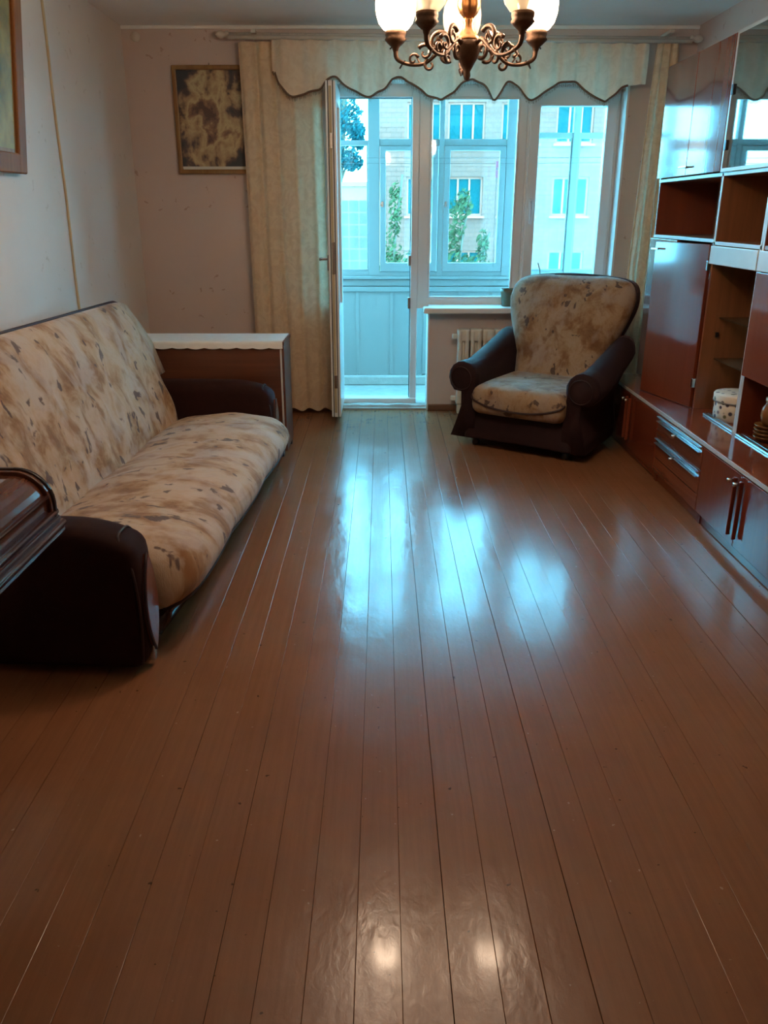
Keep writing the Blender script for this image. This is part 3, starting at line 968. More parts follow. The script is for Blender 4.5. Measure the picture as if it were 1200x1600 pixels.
# ------------------------------------------------------------------ pictures, cable, junction cap
p1 = thing('framed_picture', (-1.13, 5.955, 1.62), 'narrow gilt-framed print in dark and cream tones beside the long curtain', 'picture')
ring('frame', -1.362, -.878, 1.622, 2.272, 5.945, 5.975, .028, .028, .028, .028, 'gilt_wood', p1, .006)
box('print', -1.336, -.904, 5.958, 5.966, 1.668, 2.246, 'print_old', p1, 0)
box('lower_margin', -1.336, -.904, 5.956, 5.966, 1.648, 1.668, 'paper_label', p1, 0)
tube('hanging_loop', ringpath(-1.12, 5.965, 2.278, .009), .002, 'steel', p1, 5, False, True)
p2 = bpy.data.objects.new('wall_picture', None)
COL.objects.link(p2)
tag(p2, 'wide brown wooden picture frame cut off at the upper left', 'picture')
p2.location = (XL + .012, 3.66, 1.545)
p2.rotation_euler = (0, math.radians(6.0), 0)
def yzl(name, y0, y1, z0, z1, x0, x1, mat, par, bev):
    return box(name, x0, x1, y0, y1, z0, z1, mat, par, bev, True)
yzl('frame_rail', -.40, .40, 0, .085, 0, .035, 'frame_wood', p2, .008)
yzl('frame_rail', -.40, .40, .765, .85, 0, .035, 'frame_wood', p2, .008)
yzl('frame_stile', .315, .40, .0, .85, .001, .036, 'frame_wood', p2, .008)
yzl('frame_stile', -.40, -.315, .0, .85, .001, .036, 'frame_wood', p2, .008)
yzl('inner_slip', -.325, .325, .075, .775, .004, .020, 'gilt_wood', p2, .003)
yzl('print', -.30, .30, .10, .75, .006, .0215, 'print_field', p2, 0)
tag(tube('wall_cable', [(XL + .004, 4.62 + .006 * math.sin(i * .9), ZC - i * (ZC - .1) / 20) for i in range(21)], .008, 'cable_beige', None, 6),
    'thin beige cable running down the left wall to the sofa', 'cable')
jc = thing('junction_cap', (-1.60, YB, 2.46), 'small pale round junction cap high in the corner', 'junction cap')
vs, fs = [], []
for j, (r_, d) in enumerate([(.030, 0), (.030, .008), (.024, .014), (.001, .016)]):
    for k in range(16):
        a = 2 * PI * k / 16
        vs.append((-1.58 + r_ * math.cos(a), YB - d, 2.435 + r_ * math.sin(a)))
for j in range(3):
    for k in range(16):
        fs.append((j * 16 + k, j * 16 + (k + 1) % 16, (j + 1) * 16 + (k + 1) % 16, (j + 1) * 16 + k))
add('cap', vs, fs, 'rod_white', jc, False, True)

# ------------------------------------------------------------------ sofa
SOFA_R = math.radians(-3.3)
sofa = thing('sofa', (-.745, 2.25, 0), 'wide sofa in mottled beige fabric with dark maroon arms', 'sofa', SOFA_R)
LEN = 2.40
# local x: towards the room, local y: along the sofa
rbox('base', (.33, LEN / 2 - .15, .07), .015, 'dark_base', sofa, (-.40, LEN / 2, .135), (4, 6, 3))
def front_rail():
    secs, ul = [], []
    for i in range(25):
        t = i / 24
        y = .19 + (LEN - .38) * t
        bow = .030 * math.sin(PI * t)
        secs.append([(-.10, y, .045), (-.005 + bow, y, .05), (.006 + bow, y, .085), (-.005 + bow, y, .12), (-.10, y, .125)])
        ul.append(y)
    return loft('front_rail', secs, 'lacquer_strip', sofa, ulen=ul)
front_rail()
for yy in (.20, LEN - .22):
    for xx in (-.66, -.14):
        box('foot', xx, xx + .06, yy, yy + .06, 0, .07, 'black_plastic', sofa, .006, True)

def arm(y0, y1, outer):
    """upholstered arm with a rounded top and a rounded front"""
    hw, hh, hd = (y1 - y0) / 2, .235, .40
    def df(x, y, z):
        # front top corner drops in a soft curve, top slightly crowned
        f = max(0.0, (x + hd) / (2 * hd))
        z2 = z
        if z > 0:
            z2 = z + .010 * math.cos(y / hw * 1.2) - .055 * max(0, f - .72) ** 2 / .0784 * (z / hh)
        return (x + .012 * math.cos(z / hh * 1.4), y, z2)
    a = rbox('arm', (hd, hw, hh), .045, 'velvet', sofa, (-hd - .005, (y0 + y1) / 2, .015 + hh), (22, 8, 14), df)
    # wooden inlay on the front of the arm: a pointed leaf shape
    ym = (y0 + y1) / 2
    out = []
    for k in range(13):
        t = k / 12
        out.append((ym - .050 * math.sin(PI * min(1, t * 1.0)) ** .8, .06 + .33 * t))
    for k in range(12, -1, -1):
        t = k / 12
        out.append((ym + .050 * math.sin(PI * min(1, t * 1.0)) ** .8, .06 + .33 * t))
    out = [q for i, q in enumerate(out) if i == 0 or (Vector(q) - Vector(out[i - 1])).length > 1e-5]
    if (Vector(out[0]) - Vector(out[-1])).length < 1e-5:
        out.pop()
    prism('wood_inlay', out, 'x', -.004, .018, 'arm_wood', a, .003, True)
    tube('inlay_piping', [(.012, q[0], q[1]) for q in out], .005, 'piping_dark', a, 6, True, True)
    tube('front_piping', smoothpath([(-.012, y0 + .02, .04), (.0, y0 + .012, .2), (-.012, y0 + .014, .36), (-.05, y0 + .03, .452), (-.055, ym, .468), (-.05, y1 - .03, .452), (-.012, y1 - .014, .36), (.0, y1 - .012, .2), (-.012, y1 - .02, .04)], 5), .005, 'piping_dark', a, 6, True)
    box('edge_strip', -.02, .010, ym - .012, ym + .012, .02, .075, 'steel', a, .004, True)
    return a
arm(.0, .165, -1)
arm(LEN - .165, LEN, 1)

def seat():
    prof = [(-.60, .235), (-.56, .285), (-.48, .325), (-.36, .352), (-.22, .366), (-.10, .364), (0, .350), (.06, .325), (.10, .285), (.115, .24), (.105, .20), (.085, .175), (.03, .165), (-.15, .15), (-.4, .15), (-.60, .16)]
    pr = [Vector((p[0], p[1], 0)) for p in prof]
    # densify the closed profile
    dense = []
    n = len(pr)
    for i in range(n):
        p0, p1, p2, p3 = pr[i - 1], pr[i], pr[(i + 1) % n], pr[(i + 2) % n]
        for s in range(3):
            t = s / 3
            q = 0.5 * ((2 * p1) + (p2 - p0) * t + (2 * p0 - 5 * p1 + 4 * p2 - p3) * t * t + (3 * p1 - p0 - 3 * p2 + p3) * t ** 3)
            dense.append((q.x, q.y))
    secs, ul = [], []
    y0, y1 = .172, LEN - .172
    N = 60
    for i in range(N + 1):
        t = i / N
        y = y0 + (y1 - y0) * t
        d = min(t, 1 - t) * (y1 - y0)
        e = min(1.0, d / .17)
        k = math.sqrt(max(0.0, 1 - (1 - e) ** 2))         # end rounding
        sag = -.012 * math.sin(PI * t) + .006 * math.sin(t * 19)
        lobes = .016 * abs(math.sin(PI * (t * 3 + .05)))
        sec = []
        for (x, z) in dense:
            zc = .20
            top = max(0.0, min(1.0, (z - .2) / .12))
            fx = max(0.0, min(1.0, (x + .25) / .3))
            zz = zc + (z - zc) * (.40 + .60 * k) + top * sag - (.035 * (1 - k) * fx)
            xx = x - fx * (.075 * (1 - k)) + fx * lobes * .8
            # quilted dimples
            dim = .004 * math.sin(y * 33) * math.sin(x * 25) * top
            sec.append((xx, y, zz + dim))
        secs.append(sec)
        ul.append(y)
    s = loft('seat', secs, 'sofa_fabric', sofa, ulen=ul)
    iz = min(range(len(dense)), key=lambda q: (dense[q][0] - .09) ** 2 + (dense[q][1] - .178) ** 2)
    tube('piping', [(sc[iz][0] + .004, sc[iz][1], sc[iz][2] - .003) for sc in secs], .007, 'piping_dark', s, 6, True)
seat()
# leaning backrest: front cushion and the wider rear shell
BX0, BZ0, BX1, BZ1 = -.505, .24, -.765, .945
def back():
    L = math.hypot(BX1 - BX0, BZ1 - BZ0)
    tx, tz = (BX1 - BX0) / L, (BZ1 - BZ0) / L
    nx_, nz_ = tz, -tx                       # towards the room
    prof = []
    def P(s, h):
        return (BX0 + tx * s + nx_ * h, BZ0 + tz * s + nz_ * h)
    outline = [(0, -.01), (.05, .012), (.18, .030), (.36, .036), (.55, .030), (.66, .014), (L - .025, -.012), (L, -.045), (L - .01, -.085), (L - .06, -.105), (.4, -.09), (.05, -.06)]
    dense = []
    pts = [Vector((a, b, 0)) for a, b in outline]
    n = len(pts)
    for i in range(n):
        p0, p1, p2, p3 = pts[i - 1], pts[i], pts[(i + 1) % n], pts[(i + 2) % n]
        for s in range(4):
            t = s / 4
            q = 0.5 * ((2 * p1) + (p2 - p0) * t + (2 * p0 - 5 * p1 + 4 * p2 - p3) * t * t + (3 * p1 - p0 - 3 * p2 + p3) * t ** 3)
            dense.append((q.x, q.y))
    secs, ul = [], []
    y0, y1 = .17, LEN - .18
    N = 70
    for i in range(N + 1):
        t = i / N
        y = y0 + (y1 - y0) * t
        d = min(t, 1 - t) * (y1 - y0)
        e = min(1.0, d / .10)
        k = math.sqrt(max(0.0, 1 - (1 - e) ** 2))
        sec = []
        for (s, h) in dense:
            hh = h
            if h > -.02:
                q = .010 * math.cos(y * 2 * PI / .26) * math.cos(s * 2 * PI / .30) * (1 if .08 < s < .66 else .3)
                hh = -.03 + (h + .03) * (.35 + .65 * k) + q * k
            s2 = s - (.05 * (1 - k) * max(0, (s - .4) / .3))
            a, b = P(s2, hh)
            sec.append((a, y, b))
        secs.append(sec)
        ul.append(y)
    b = loft('backrest', secs, 'sofa_fabric', sofa, ulen=ul)
    # rear shell running over both arms
    out = []
    secs, ul = [], []
    y0, y1 = .01, LEN - .01
    for i in range(41):
        t = i / 40
        y = y0 + (y1 - y0) * t
        d = min(t, 1 - t) * (y1 - y0)
        e = min(1.0, d / .14)
        drop = .11 * (1 - math.sqrt(max(0.0, 1 - (1 - e) ** 2)))
        a0, b0 = P(.31, -.022)
        a1, b1 = P(L - .008 - drop, -.045)
        a2, b2 = P(L - drop + .004, -.085)
        a3, b3 = P(L - drop - .02, -.125)
        a4, b4 = P(.31, -.115)
        am, bm_ = P(.5, -.018)
        secs.append([(a0, y, b0), (am, y, bm_), (a1, y, b1), (a2, y, b2), (a3, y, b3), (a4, y, b4)])
        ul.append(y)
    sh = loft('rear_shell', secs, 'sofa_fabric', sofa, ulen=ul)
    tube('piping', [(s_[3][0], s_[3][1], s_[3][2] + .004) for s_ in secs], .008, 'piping_dark', sh, 6, True)
    a0, b0 = P(.0, -.06)
    a1, b1 = P(.31, -.03)
    prism('rear_frame', [(-.60, .06), (-.50, .24), (a1 + .0, b1), (a1 - .07, b1), (-.72, .06)], 'y', .18, LEN - .18, 'dark_base', sofa, .006, True)
back()

# ------------------------------------------------------------------ drop-leaf table with runner
tab = thing('drop_leaf_table', (-1.0, 4.90, 0), 'folded brown drop-leaf table between sofa and long curtain', 'table')
TX0, TX1, TY0, TY1 = -1.46, -.565, 4.735, 5.08
box('table_top', TX0, TX1 + .004, TY0, TY1, .660, .682, 'walnut_table', tab, .003)
box('drop_leaf', TX0, TX1 - .020, TY0 - .012, TY0 + .006, .11, .660, 'walnut_table', tab, .002)
box('leaf_edge', TX1 - .021, TX1 - .012, TY0 - .013, TY0 + .006, .11, .660, 'edge_light', tab, .001)
box('end_panel', TX1 - .020, TX1, TY0 + .008, TY1 - .004, .035, .660, 'walnut_table', tab, .002)
box('end_panel', TX0, TX0 + .02, TY0 + .008, TY1 - .004, .035, .660, 'walnut_table', tab, .002)
box('stretcher', TX0 + .02, TX1 - .02, 4.89, 4.91, .08, .62, 'walnut_table', tab, .002)
each('foot', [(TX1 - .06, TX1 - .022, TY0 + .0, TY0 + .05, 0, .112), (TX1 - .03, TX1 - .004, TY1 - .06, TY1 - .01, 0, .04), (TX0 + .01, TX0 + .05, TY0 + .0, TY0 + .05, 0, .112), (TX0 + .004, TX0 + .03, TY1 - .06, TY1 - .01, 0, .04)], 'black_plastic', tab, .003)
vs, fs = [], []
nx, ny = 120, 8
top = .6845
for j in range(ny + 5):
    for i in range(nx + 1):
        xx = TX0 + .02 + (TX1 - .004 - TX0 - .02) * i / nx
        if j <= ny:
            yy = TY1 - .01 - (TY1 - .01 - TY0 + .014) * j / ny
            zz = top + .0012 * noise.noise((xx * 12, yy * 12, 0)) + .001
        else:
            q = (j - ny) / 4
            yy = TY0 - .0165 - .004 * q + .003 * math.sin(xx * 30) * q
            drop = .030 + .008 * abs(math.sin(xx * 34)) + .006 * noise.noise((xx * 9, 1, 0))
            zz = top - drop * q
        vs.append((xx, yy, zz))
for j in range(ny + 4):
    for i in range(nx):
        k = j * (nx + 1) + i
        fs.append((k, k + 1, k + nx + 2, k + nx + 1))
run = thing('table_runner', (-1.0, 4.9, .684), 'white lace-edged runner draped over the folded table', 'table runner')
add('cloth', vs, fs, 'lace', run, False, True)
tube('lace_edge', [vs[(ny + 4) * (nx + 1) + i] for i in range(nx + 1)], .003, 'lace', run, 5)

# ------------------------------------------------------------------ old wooden case at the left edge
case = thing('wooden_case', (-1.10, 1.60, 0), 'old polished wooden case with rounded lid in front of the sofa arm', 'case')
CX1, CY0, CY1, CZ = -.805, 1.10, 1.915, .640
def lid_outline(g, top, x1):
    """rounded section of the lid in X-Z, grown by g"""
    x0 = -1.36 - g
    x1 = x1 + g
    r_ = .075 + g
    pts = [(x0, CZ + .03), (x1, CZ + .03)]
    for k in range(9):
        a = k / 8 * PI / 2
        pts.append((x1 - r_ + r_ * math.cos(a), top + g - r_ + r_ * math.sin(a)))
    for k in range(9):
        a = PI / 2 + k / 8 * PI / 2
        pts.append((x0 + r_ + r_ * math.cos(a), top + g - r_ + r_ * math.sin(a)))
    return pts
TOPZ = .785
prism('lid', lid_outline(0, TOPZ, CX1 - .012), 'y', CY0 + .03, CY1 - .03, 'case_wood', case, .002)
prism('end_rim', lid_outline(.010, TOPZ, CX1 - .012), 'y', CY1 - .034, CY1 - .020, 'case_wood', case, .003)
prism('end_rim', lid_outline(.014, TOPZ, CX1 - .012), 'y', CY1 - .020, CY1 - .006, 'lacquer_strip', case, .004)
prism('end_rim', lid_outline(.010, TOPZ, CX1 - .012), 'y', CY0 + .006, CY0 + .034, 'case_wood', case, .003)
def rail(z, out_, r_, y1, mat='case_trim'):
    tube('moulding', [(CX1 - .012 + out_, CY0, z), (CX1 - .012 + out_, y1, z)], r_, mat, case, 10)
rail(.730, .002, .006, CY1 - .034)
rail(.684, .006, .009, CY1 - .004)
box('plinth', -1.38, CX1 + .004, CY0 - .01, CY1 - .002, CZ + .005, CZ + .035, 'case_trim', case, .004)
rail(.653, .018, .009, CY1 + .004)
box('tray', -1.39, CX1 + .010, CY0 - .015, CY1 + .004, CZ - .012, CZ + .006, 'case_trim', case, .005)
for yy in (1.2, 1.70):
    box('leg', -1.36, -1.32, yy, yy + .04, 0, CZ - .012, 'black_plastic', case, .004)
    box('leg', -1.14, -1.10, yy, yy + .04, 0, CZ - .012, 'black_plastic', case, .004)

# ------------------------------------------------------------------ armchair
CH_A = math.atan2(-.56, .83)                 # local x = sitter's left as seen from the front -> right in the picture
chair = thing('armchair', (.803, 4.79, 0), 'plump armchair in mottled beige fabric with dark arms by the window', 'armchair', CH_A)
# local: x to the right of the picture, y backwards, z up
def chair_arm(s):
    secs, N = [], 22
    for i in range(N + 1):
        t = i / N
        y = .0 + .58 * t
        topz = .525 + .20 * max(0, t - .25) ** 1.2
        rr = .102 - .022 * t
        if i == 0: rr *= .80
        if i == N: rr *= .8
        cx = .372 + .01 * t
        pts = []
        # outside from floor up, over the roll, and down inside
        flare = .045 * (1 - t)
        if i == 0: y += .012
        pts += [(cx + (.035 if s < 0 else .020) + flare, y, .055), (cx + .030 + flare * .4, y, .14), (cx + .012, y, .25), (cx + .014, y, .34)]
        cz = topz - rr
        for k in range(11):
            a = -.95 + (PI + 1.15) * k / 10
            pts.append((cx + .012 + rr * math.cos(a), y, cz + rr * math.sin(a)))
        pts += [(cx - .075, y, .36), (cx - .085, y, .20), (cx - .085, y, .055)]
        secs.append([(s * p[0], p[1] * (1.16 if p[2] > .345 else 1.0), p[2]) for p in pts])
    a = loft('arm', secs, 'velvet_chair', chair, ulen=[.7 * i / N for i in range(N + 1)])
    cz, rr, cx = .525 - .102, .070, .384
    tube('scroll_piping', [(s * (cx + rr * math.cos(q)), -.0, cz + rr * math.sin(q)) for q in [2 * PI * k / 20 for k in range(20)]], .0025, 'piping_dark', a, 5, True, True)
    return a
chair_arm(-1)
chair_arm(1)
def fr_def(x, y, z):
    f = max(0, (.06 - z) / .12)
    return (x * (1 + .04 * f), y - .03 * f * (1 if y < 0 else 0), z + .012 * math.cos(x * 3.2))
rbox('front_apron', (.34, .27, .095), .02, 'velvet_chair', chair, (0, .305, .14), (10, 6, 6), fr_def)
tube('apron_piping', smoothpath([(-.33, .022, .125), (-.15, .018, .105), (.0, .016, .10), (.15, .018, .105), (.33, .022, .125)], 5), .004, 'piping_dark', chair, 5, True)
for xx, yy in ((-.30, .07), (.30, .07), (-.30, .52), (.30, .52)):
    c_ = lathe('caster', [(.004, 0), (.022, .004), (.026, .02), (.022, .04), (.012, .05), (.012, .062)], 'black_plastic', chair, (xx, yy, 0), 14, True)
def seat_def(x, y, z):
    fx = 1 - (x / .31) ** 4 * .6
    z2 = z + .022 * fx * (1 if z > 0 else 0)
    yy = y
    if y < 0:
        yy = y - .018 * fx * (-y / .30)
        if z > 0:
            z2 -= .012 * (-y / .30) ** 2
    return (x, yy, z2)
st = rbox('seat_cushion', (.305, .30, .085), .06, 'chair_fabric', chair, (0, .27, .305), (16, 16, 8), seat_def)
tube('piping', smoothpath([(-.300, -.005, .335), (-.27, -.040, .310), (-.15, -.0525, .278), (0, -.0560, .268), (.15, -.0525, .278), (.27, -.040, .310), (.300, -.005, .335)], 6), .006, 'piping_dark', st, 6, True)
# back: wide rounded outline narrowing to the seat, leaning
def chair_back():
    out = [(-.285, .20), (-.29, .40), (-.30, .52), (-.345, .62), (-.385, .72), (-.415, .82), (-.41, .91), (-.375, .965), (-.30, .99), (-.15, 1.005), (0, 1.01),
           (.15, 1.005), (.30, .99), (.375, .965), (.41, .91), (.415, .82), (.385, .72), (.345, .62), (.30, .52), (.29, .40), (.285, .20)]
    sm = smoothpath([(p[0], 0, p[1]) for p in out], 3)
    o2 = [(p[0], p[2]) for p in sm]
    cz = .62
    def lean(z):
        return .50 + .30 * (z - .25)
    def layer(scale_x, dz, h):
        return [(x * scale_x, lean(z) + h, cz + (z - cz) * (1 + dz)) for x, z in o2]
    def puff(name, mat, layers, parent):
        n = len(o2)
        vs, fs = [], []
        for L in layers:
            vs += L
        for j in range(len(layers) - 1):
            for k in range(n):
                k2 = (k + 1) % n
                fs.append((j * n + k, j * n + k2, (j + 1) * n + k2, (j + 1) * n + k))
        fs.append(tuple(range(n)))
        m = len(layers) - 1
        fs.append(tuple(m * n + k for k in range(n - 1, -1, -1)))
        return add(name, vs, fs, mat, parent, True, True)
    shell = puff('back_shell', 'velvet_chair', [layer(.90, -.03, .19), layer(.975, -.008, .16), layer(.985, -.008, .09), layer(.975, -.012, .035)], chair)
    wz = [(.20, .285), (.40, .29), (.52, .30), (.62, .345), (.72, .385), (.82, .413), (.87, .415), (.91, .408), (.94, .394), (.965, .370), (.98, .335), (.99, .295), (.999, .20)]
    def half(z):
        for (z0, w0), (z1, w1) in zip(wz[:-1], wz[1:]):
            if z0 <= z <= z1:
                return w0 + (w1 - w0) * (z - z0) / (z1 - z0)
        return wz[-1][1]
    rows_ = [.20 + .70 * i / 22 for i in range(22)] + [.90, .92, .94, .955, .967, .977, .985, .992, .999]
    cols_ = [math.sin(PI / 2 * (-1 + 2 * i / 28)) for i in range(29)]
    vs, fs = [], []
    for z in rows_:
        ez = max(0.0, 1 - ((z - .60) / .40) ** 6) if z > .6 else 1.0
        for u in cols_:
            e = max(0.0, 1 - abs(u) ** 5) ** .5 * ez ** .5
            tuft = .006 * math.cos(u * 9) * math.cos(z * 19) * e
            vs.append((u * half(z), lean(z) + .05 - .115 * e - tuft, z + .002))
    nf = len(vs)
    nc = len(cols_)
    for j in range(len(rows_) - 1):
        for i in range(nc - 1):
            k = j * nc + i
            fs.append((k, k + 1, k + nc + 1, k + nc))
    # flat rear of the cushion against the shell
    for z in rows_:
        for u in (cols_[0], cols_[-1]):
            vs.append((u * half(z) * .985, lean(z) + .075, z + .002))
    for j in range(len(rows_) - 1):
        a0, a1 = nf + 2 * j, nf + 2 * j + 2
        fs.append((j * nc, (j + 1) * nc, a1, a0))
        fs.append((j * nc + nc - 1, a0 + 1, a1 + 1, (j + 1) * nc + nc - 1))
        fs.append((a0, a1, a1 + 1, a0 + 1))
    m = len(rows_) - 1
    fs.append(tuple([m * nc + i for i in range(nc)] + [nf + 2 * m + 1, nf + 2 * m]))
    fs.append(tuple([i for i in range(nc - 1, -1, -1)] + [nf, nf + 1]))
    cush = add('back_cushion', vs, fs, 'chair_fabric', chair, True, True)
    tube('piping', [(p[0], p[1], p[2]) for p in layer(.985, -.006, .082)], .006, 'piping_dark', cush, 6, True)
chair_back()

# ------------------------------------------------------------------ wall unit
BXF = 1.49                                   # front of the base cabinets
UXF = 1.67                                   # front of the upper modules
WXB = XR - .004
BT0, BT1 = .372, .392
worktop = tag(box('worktop', BXF - .012, WXB, 1.90, 5.31, BT0, BT1, 'mahogany_flat', None, .003), 'long polished mahogany top running over the low cabinets', 'worktop')
ed = box('edge_strip', BXF - .0145, BXF - .0115, 1.90, 5.31, BT0 + .001, BT1 - .001, 'edge_light', worktop, .0005)

def vhandle(y, z0, z1, parent):
    h = box('handle', BXF - .040, BXF - .022, y - .008, y + .008, z0, z1, 'mahogany', parent, .004)
    tube('knob', [(BXF - .040, y, z1 - .012), (BXF - .064, y, z1 - .012)], [.007, .009], 'steel', h, 10)
def base_unit(y0, y1, label, drawers=False, handles='pair'):
    u = thing('base_cabinet', ((BXF + WXB) / 2, (y0 + y1) / 2, 0), label, 'cabinet', group='low cabinets of the wall unit')
    boxes('body', [(BXF + .004, WXB, y0 + .002, y0 + .018, .0, BT0 - .001), (BXF + .004, WXB, y1 - .018, y1 - .002, .0, BT0 - .001), (BXF + .03, WXB, y0 + .018, y1 - .018, .055, .07), (WXB - .01, WXB, y0 + .018, y1 - .018, .07, BT0 - .001), (BXF + .004, WXB, y0 + .018, y1 - .018, BT0 - .02, BT0 - .001)], 'mahogany_base', u, .001)
    box('plinth', BXF + .012, BXF + .03, y0 + .002, y1 - .002, 0, .055, 'mahogany_flat', u, .001)
    if drawers:
        for z0, z1 in ((.06, .135), (.140, .250), (.255, BT0 - .004)):
            d = box('drawer', BXF - .016, BXF + .003, y0 + .004, y1 - .004, z0, z1, 'mahogany_flat', u, .002)
            if z0 > .1:
                each('pull_rail', [(BXF - .030, BXF - .016, y0 + .02, y1 - .02, z1 - .009, z1 - .004), (BXF - .030, BXF - .016, y0 + .02, y1 - .02, z1 - .034, z1 - .029)], 'aluminium', d, .001)
                tube('knob', [(BXF - .024, (y0 + y1) / 2, z1 - .032), (BXF - .050, (y0 + y1) / 2, z1 - .036)], [.006, .009], 'steel', d, 10)
    else:
        ym = (y0 + y1) / 2
        for a, b, hy in ((y0 + .003, ym - .0015, ym - .030), (ym + .0015, y1 - .003, ym + .030)):
            d = box('door', BXF - .016, BXF + .003, a, b, .058, BT0 - .004, 'mahogany_base', u, .002)
            vhandle(hy + (BXF - BXF), .10, BT0 - .02, d)
    return u
base_unit(4.28, 5.30, 'far low cabinet with two doors, half hidden behind the armchair')
base_unit(3.63, 4.28, 'low chest of drawers with long silver pulls in the wall unit', True)
base_unit(2.76, 3.63, 'near low cabinet with two doors and upright wooden handles')
base_unit(1.90, 2.76, 'nearest low cabinet at the right edge beyond the near doors')

def cross_handle(x, y, z, parent):
    boxes('handle', [(x - .020, x, y - .004, y + .004, z - .004, z + .004), (x - .024, x - .016, y - .032, y + .032, z - .005, z + .005)], 'steel', parent, .002)
TZ1 = 2.165
# module one: two upper doors, open niche, two tall doors
m1 = thing('wall_unit_module', (1.85, 4.82, BT1), 'tall mahogany module with glossy doors above and below an open niche', 'cabinet', group='tall modules of the wall unit')
Y0, Y1 = 4.335, 5.31
T = .018
each('side_panel', [(UXF, WXB, Y0, Y0 + T, BT1 + .001, TZ1), (UXF, WXB, Y1 - T, Y1, BT1 + .001, TZ1)], 'mahogany', m1, .001)
box('back_panel', WXB - .008, WXB, Y0 + T, Y1 - T, BT1 + .001, TZ1, 'mahogany_inner', m1, 0)
for z in (1.235, 1.545, TZ1 - T):
    s_ = box('shelf', UXF, WXB - .008, Y0 + T, Y1 - T, z, z + T, 'mahogany_inner', m1, .001)
    box('edge_strip', UXF - .003, UXF, Y0, Y1, z + .001, z + T - .001, 'edge_light', s_, .0005)
box('bottom_panel', UXF, WXB - .008, Y0 + T, Y1 - T, BT1 + .001, BT1 + .016, 'mahogany_inner', m1, .001)
ym = (Y0 + Y1) / 2
for a, b, hy in ((Y0 + .002, ym - .003, ym - .03), (ym + .003, Y1 - .002, ym + .03)):
    d = box('upper_door', UXF - .019, UXF - .001, a, b, 1.568, TZ1, 'mahogany', m1, .002)
    cross_handle(UXF - .019, hy, 1.61, d)
d = box('lower_door', UXF - .019, UXF - .001, ym + .0015, Y1 - .002, BT1 + .004, 1.232, 'mahogany', m1, .002)
cross_handle(UXF - .019, ym + .03, 1.19, d)
# the other door stands ajar on its near hinge
dj = bpy.data.objects.new('lower_door', None)
bpy.data.objects.remove(dj)
L = ym - Y0 - .004
ang = math.radians(15)
def ajar(xo, ya, z):
    """xo out of the door face, ya along the door from the hinge"""
    hx, hy = UXF - .002, Y0 + .003
    return (hx - math.sin(ang) * ya - math.cos(ang) * xo, hy + math.cos(ang) * ya - math.sin(ang) * xo, z)
def ajar_box(name, o0, o1, a0, a1, z0, z1, mat, par, bev=.002):
    vs = [ajar(o0, a0, z0), ajar(o1, a0, z0), ajar(o1, a1, z0), ajar(o0, a1, z0), ajar(o0, a0, z1), ajar(o1, a0, z1), ajar(o1, a1, z1), ajar(o0, a1, z1)]
    return add(name, vs, BF, mat, par, False, False, bev)
d = ajar_box('lower_door', 0, .018, 0, L, BT1 + .004, 1.228, 'mahogany', m1)
ajar_box('handle', .018, .040, L - .034, L - .026, 1.186, 1.194, 'steel', d, .001)
ajar_box('handle', .036, .044, L - .062, L + .004, 1.185, 1.195, 'steel', d, .002)
for z in (.5, 1.1):
    each('hinge', [(UXF - .022, UXF + .004, Y0 - .006, Y0 + .012, z, z + .05)], 'steel', d, .002)

# module two: dark glazed top, niche, light rail, open part with glass shelves
m2 = thing('display_module', (1.85, 4.05, BT1), 'open display module with glass shelves and dark glazed top', 'cabinet', group='tall modules of the wall unit')
Y0, Y1 = 3.775, 4.333
each('side_panel', [(UXF, WXB, Y0, Y0 + T, BT1 + .001, TZ1), (UXF, WXB, Y1 - T, Y1, BT1 + .001, TZ1)], 'mahogany_inner', m2, .001)
each('edge_strip', [(UXF - .003, UXF, Y0, Y0 + T, BT1 + .001, 1.56), (UXF - .003, UXF, Y1 - T, Y1, 1.14, 1.56)], 'edge_light', m2, .0005)
box('back_panel', WXB - .008, WXB, Y0 + T, Y1 - T, BT1 + .001, TZ1, 'mahogany_inner', m2, 0)
for z in (1.225, 1.545, TZ1 - T):
    s_ = box('shelf', UXF, WXB - .008, Y0 + T, Y1 - T, z, z + T, 'mahogany_inner', m2, .001)
    box('edge_strip', UXF - .003, UXF, Y0, Y1, z + .001, z + T - .001, 'edge_light', s_, .0005)
box('light_rail', UXF - .016, UXF + .004, Y0 + .003, Y1 - .003, 1.135, 1.222, 'edge_light', m2, .003)
for z in (.865, .655):
    box('glass_shelf', UXF + .07, WXB - .01, Y0 + T, Y1 - T, z, z + .006, 'glass_shelf', m2, 0)
box('lock_knob', UXF + .06, UXF + .075, Y1 - T - .012, Y1 - T, .77, .795, 'black_plastic', m2, .002)
ud = box('glass_door', UXF - .016, UXF - .001, 3.40, Y1 - .002, 1.568, TZ1, 'glass_dark', m2, .002)
each('door_frame', [(UXF - .018, UXF - .0005, 3.40, Y1 - .002, 1.563, 1.580), (UXF - .018, UXF - .0005, Y1 - .018, Y1 - .001, 1.58, TZ1), (UXF - .018, UXF - .0005, 3.40, Y1 - .002, TZ1 - .01, TZ1 + .004)], 'edge_light', ud, .001)
each('hinge', [(UXF - .024, UXF - .016, Y1 - .045, Y1 - .02, 1.90, 1.945), (UXF - .024, UXF - .016, Y1 - .045, Y1 - .02, 1.66, 1.705)], 'black_plastic', ud, .002)
rl = each('sliding_track', [(UXF - .004, UXF + .012, Y0 + .02, Y1 - .16, BT1 + .001, BT1 + .010), (UXF + .02, UXF + .036, Y0 + .02, Y1 - .16, BT1 + .001, BT1 + .010)], 'aluminium', m2, .001)

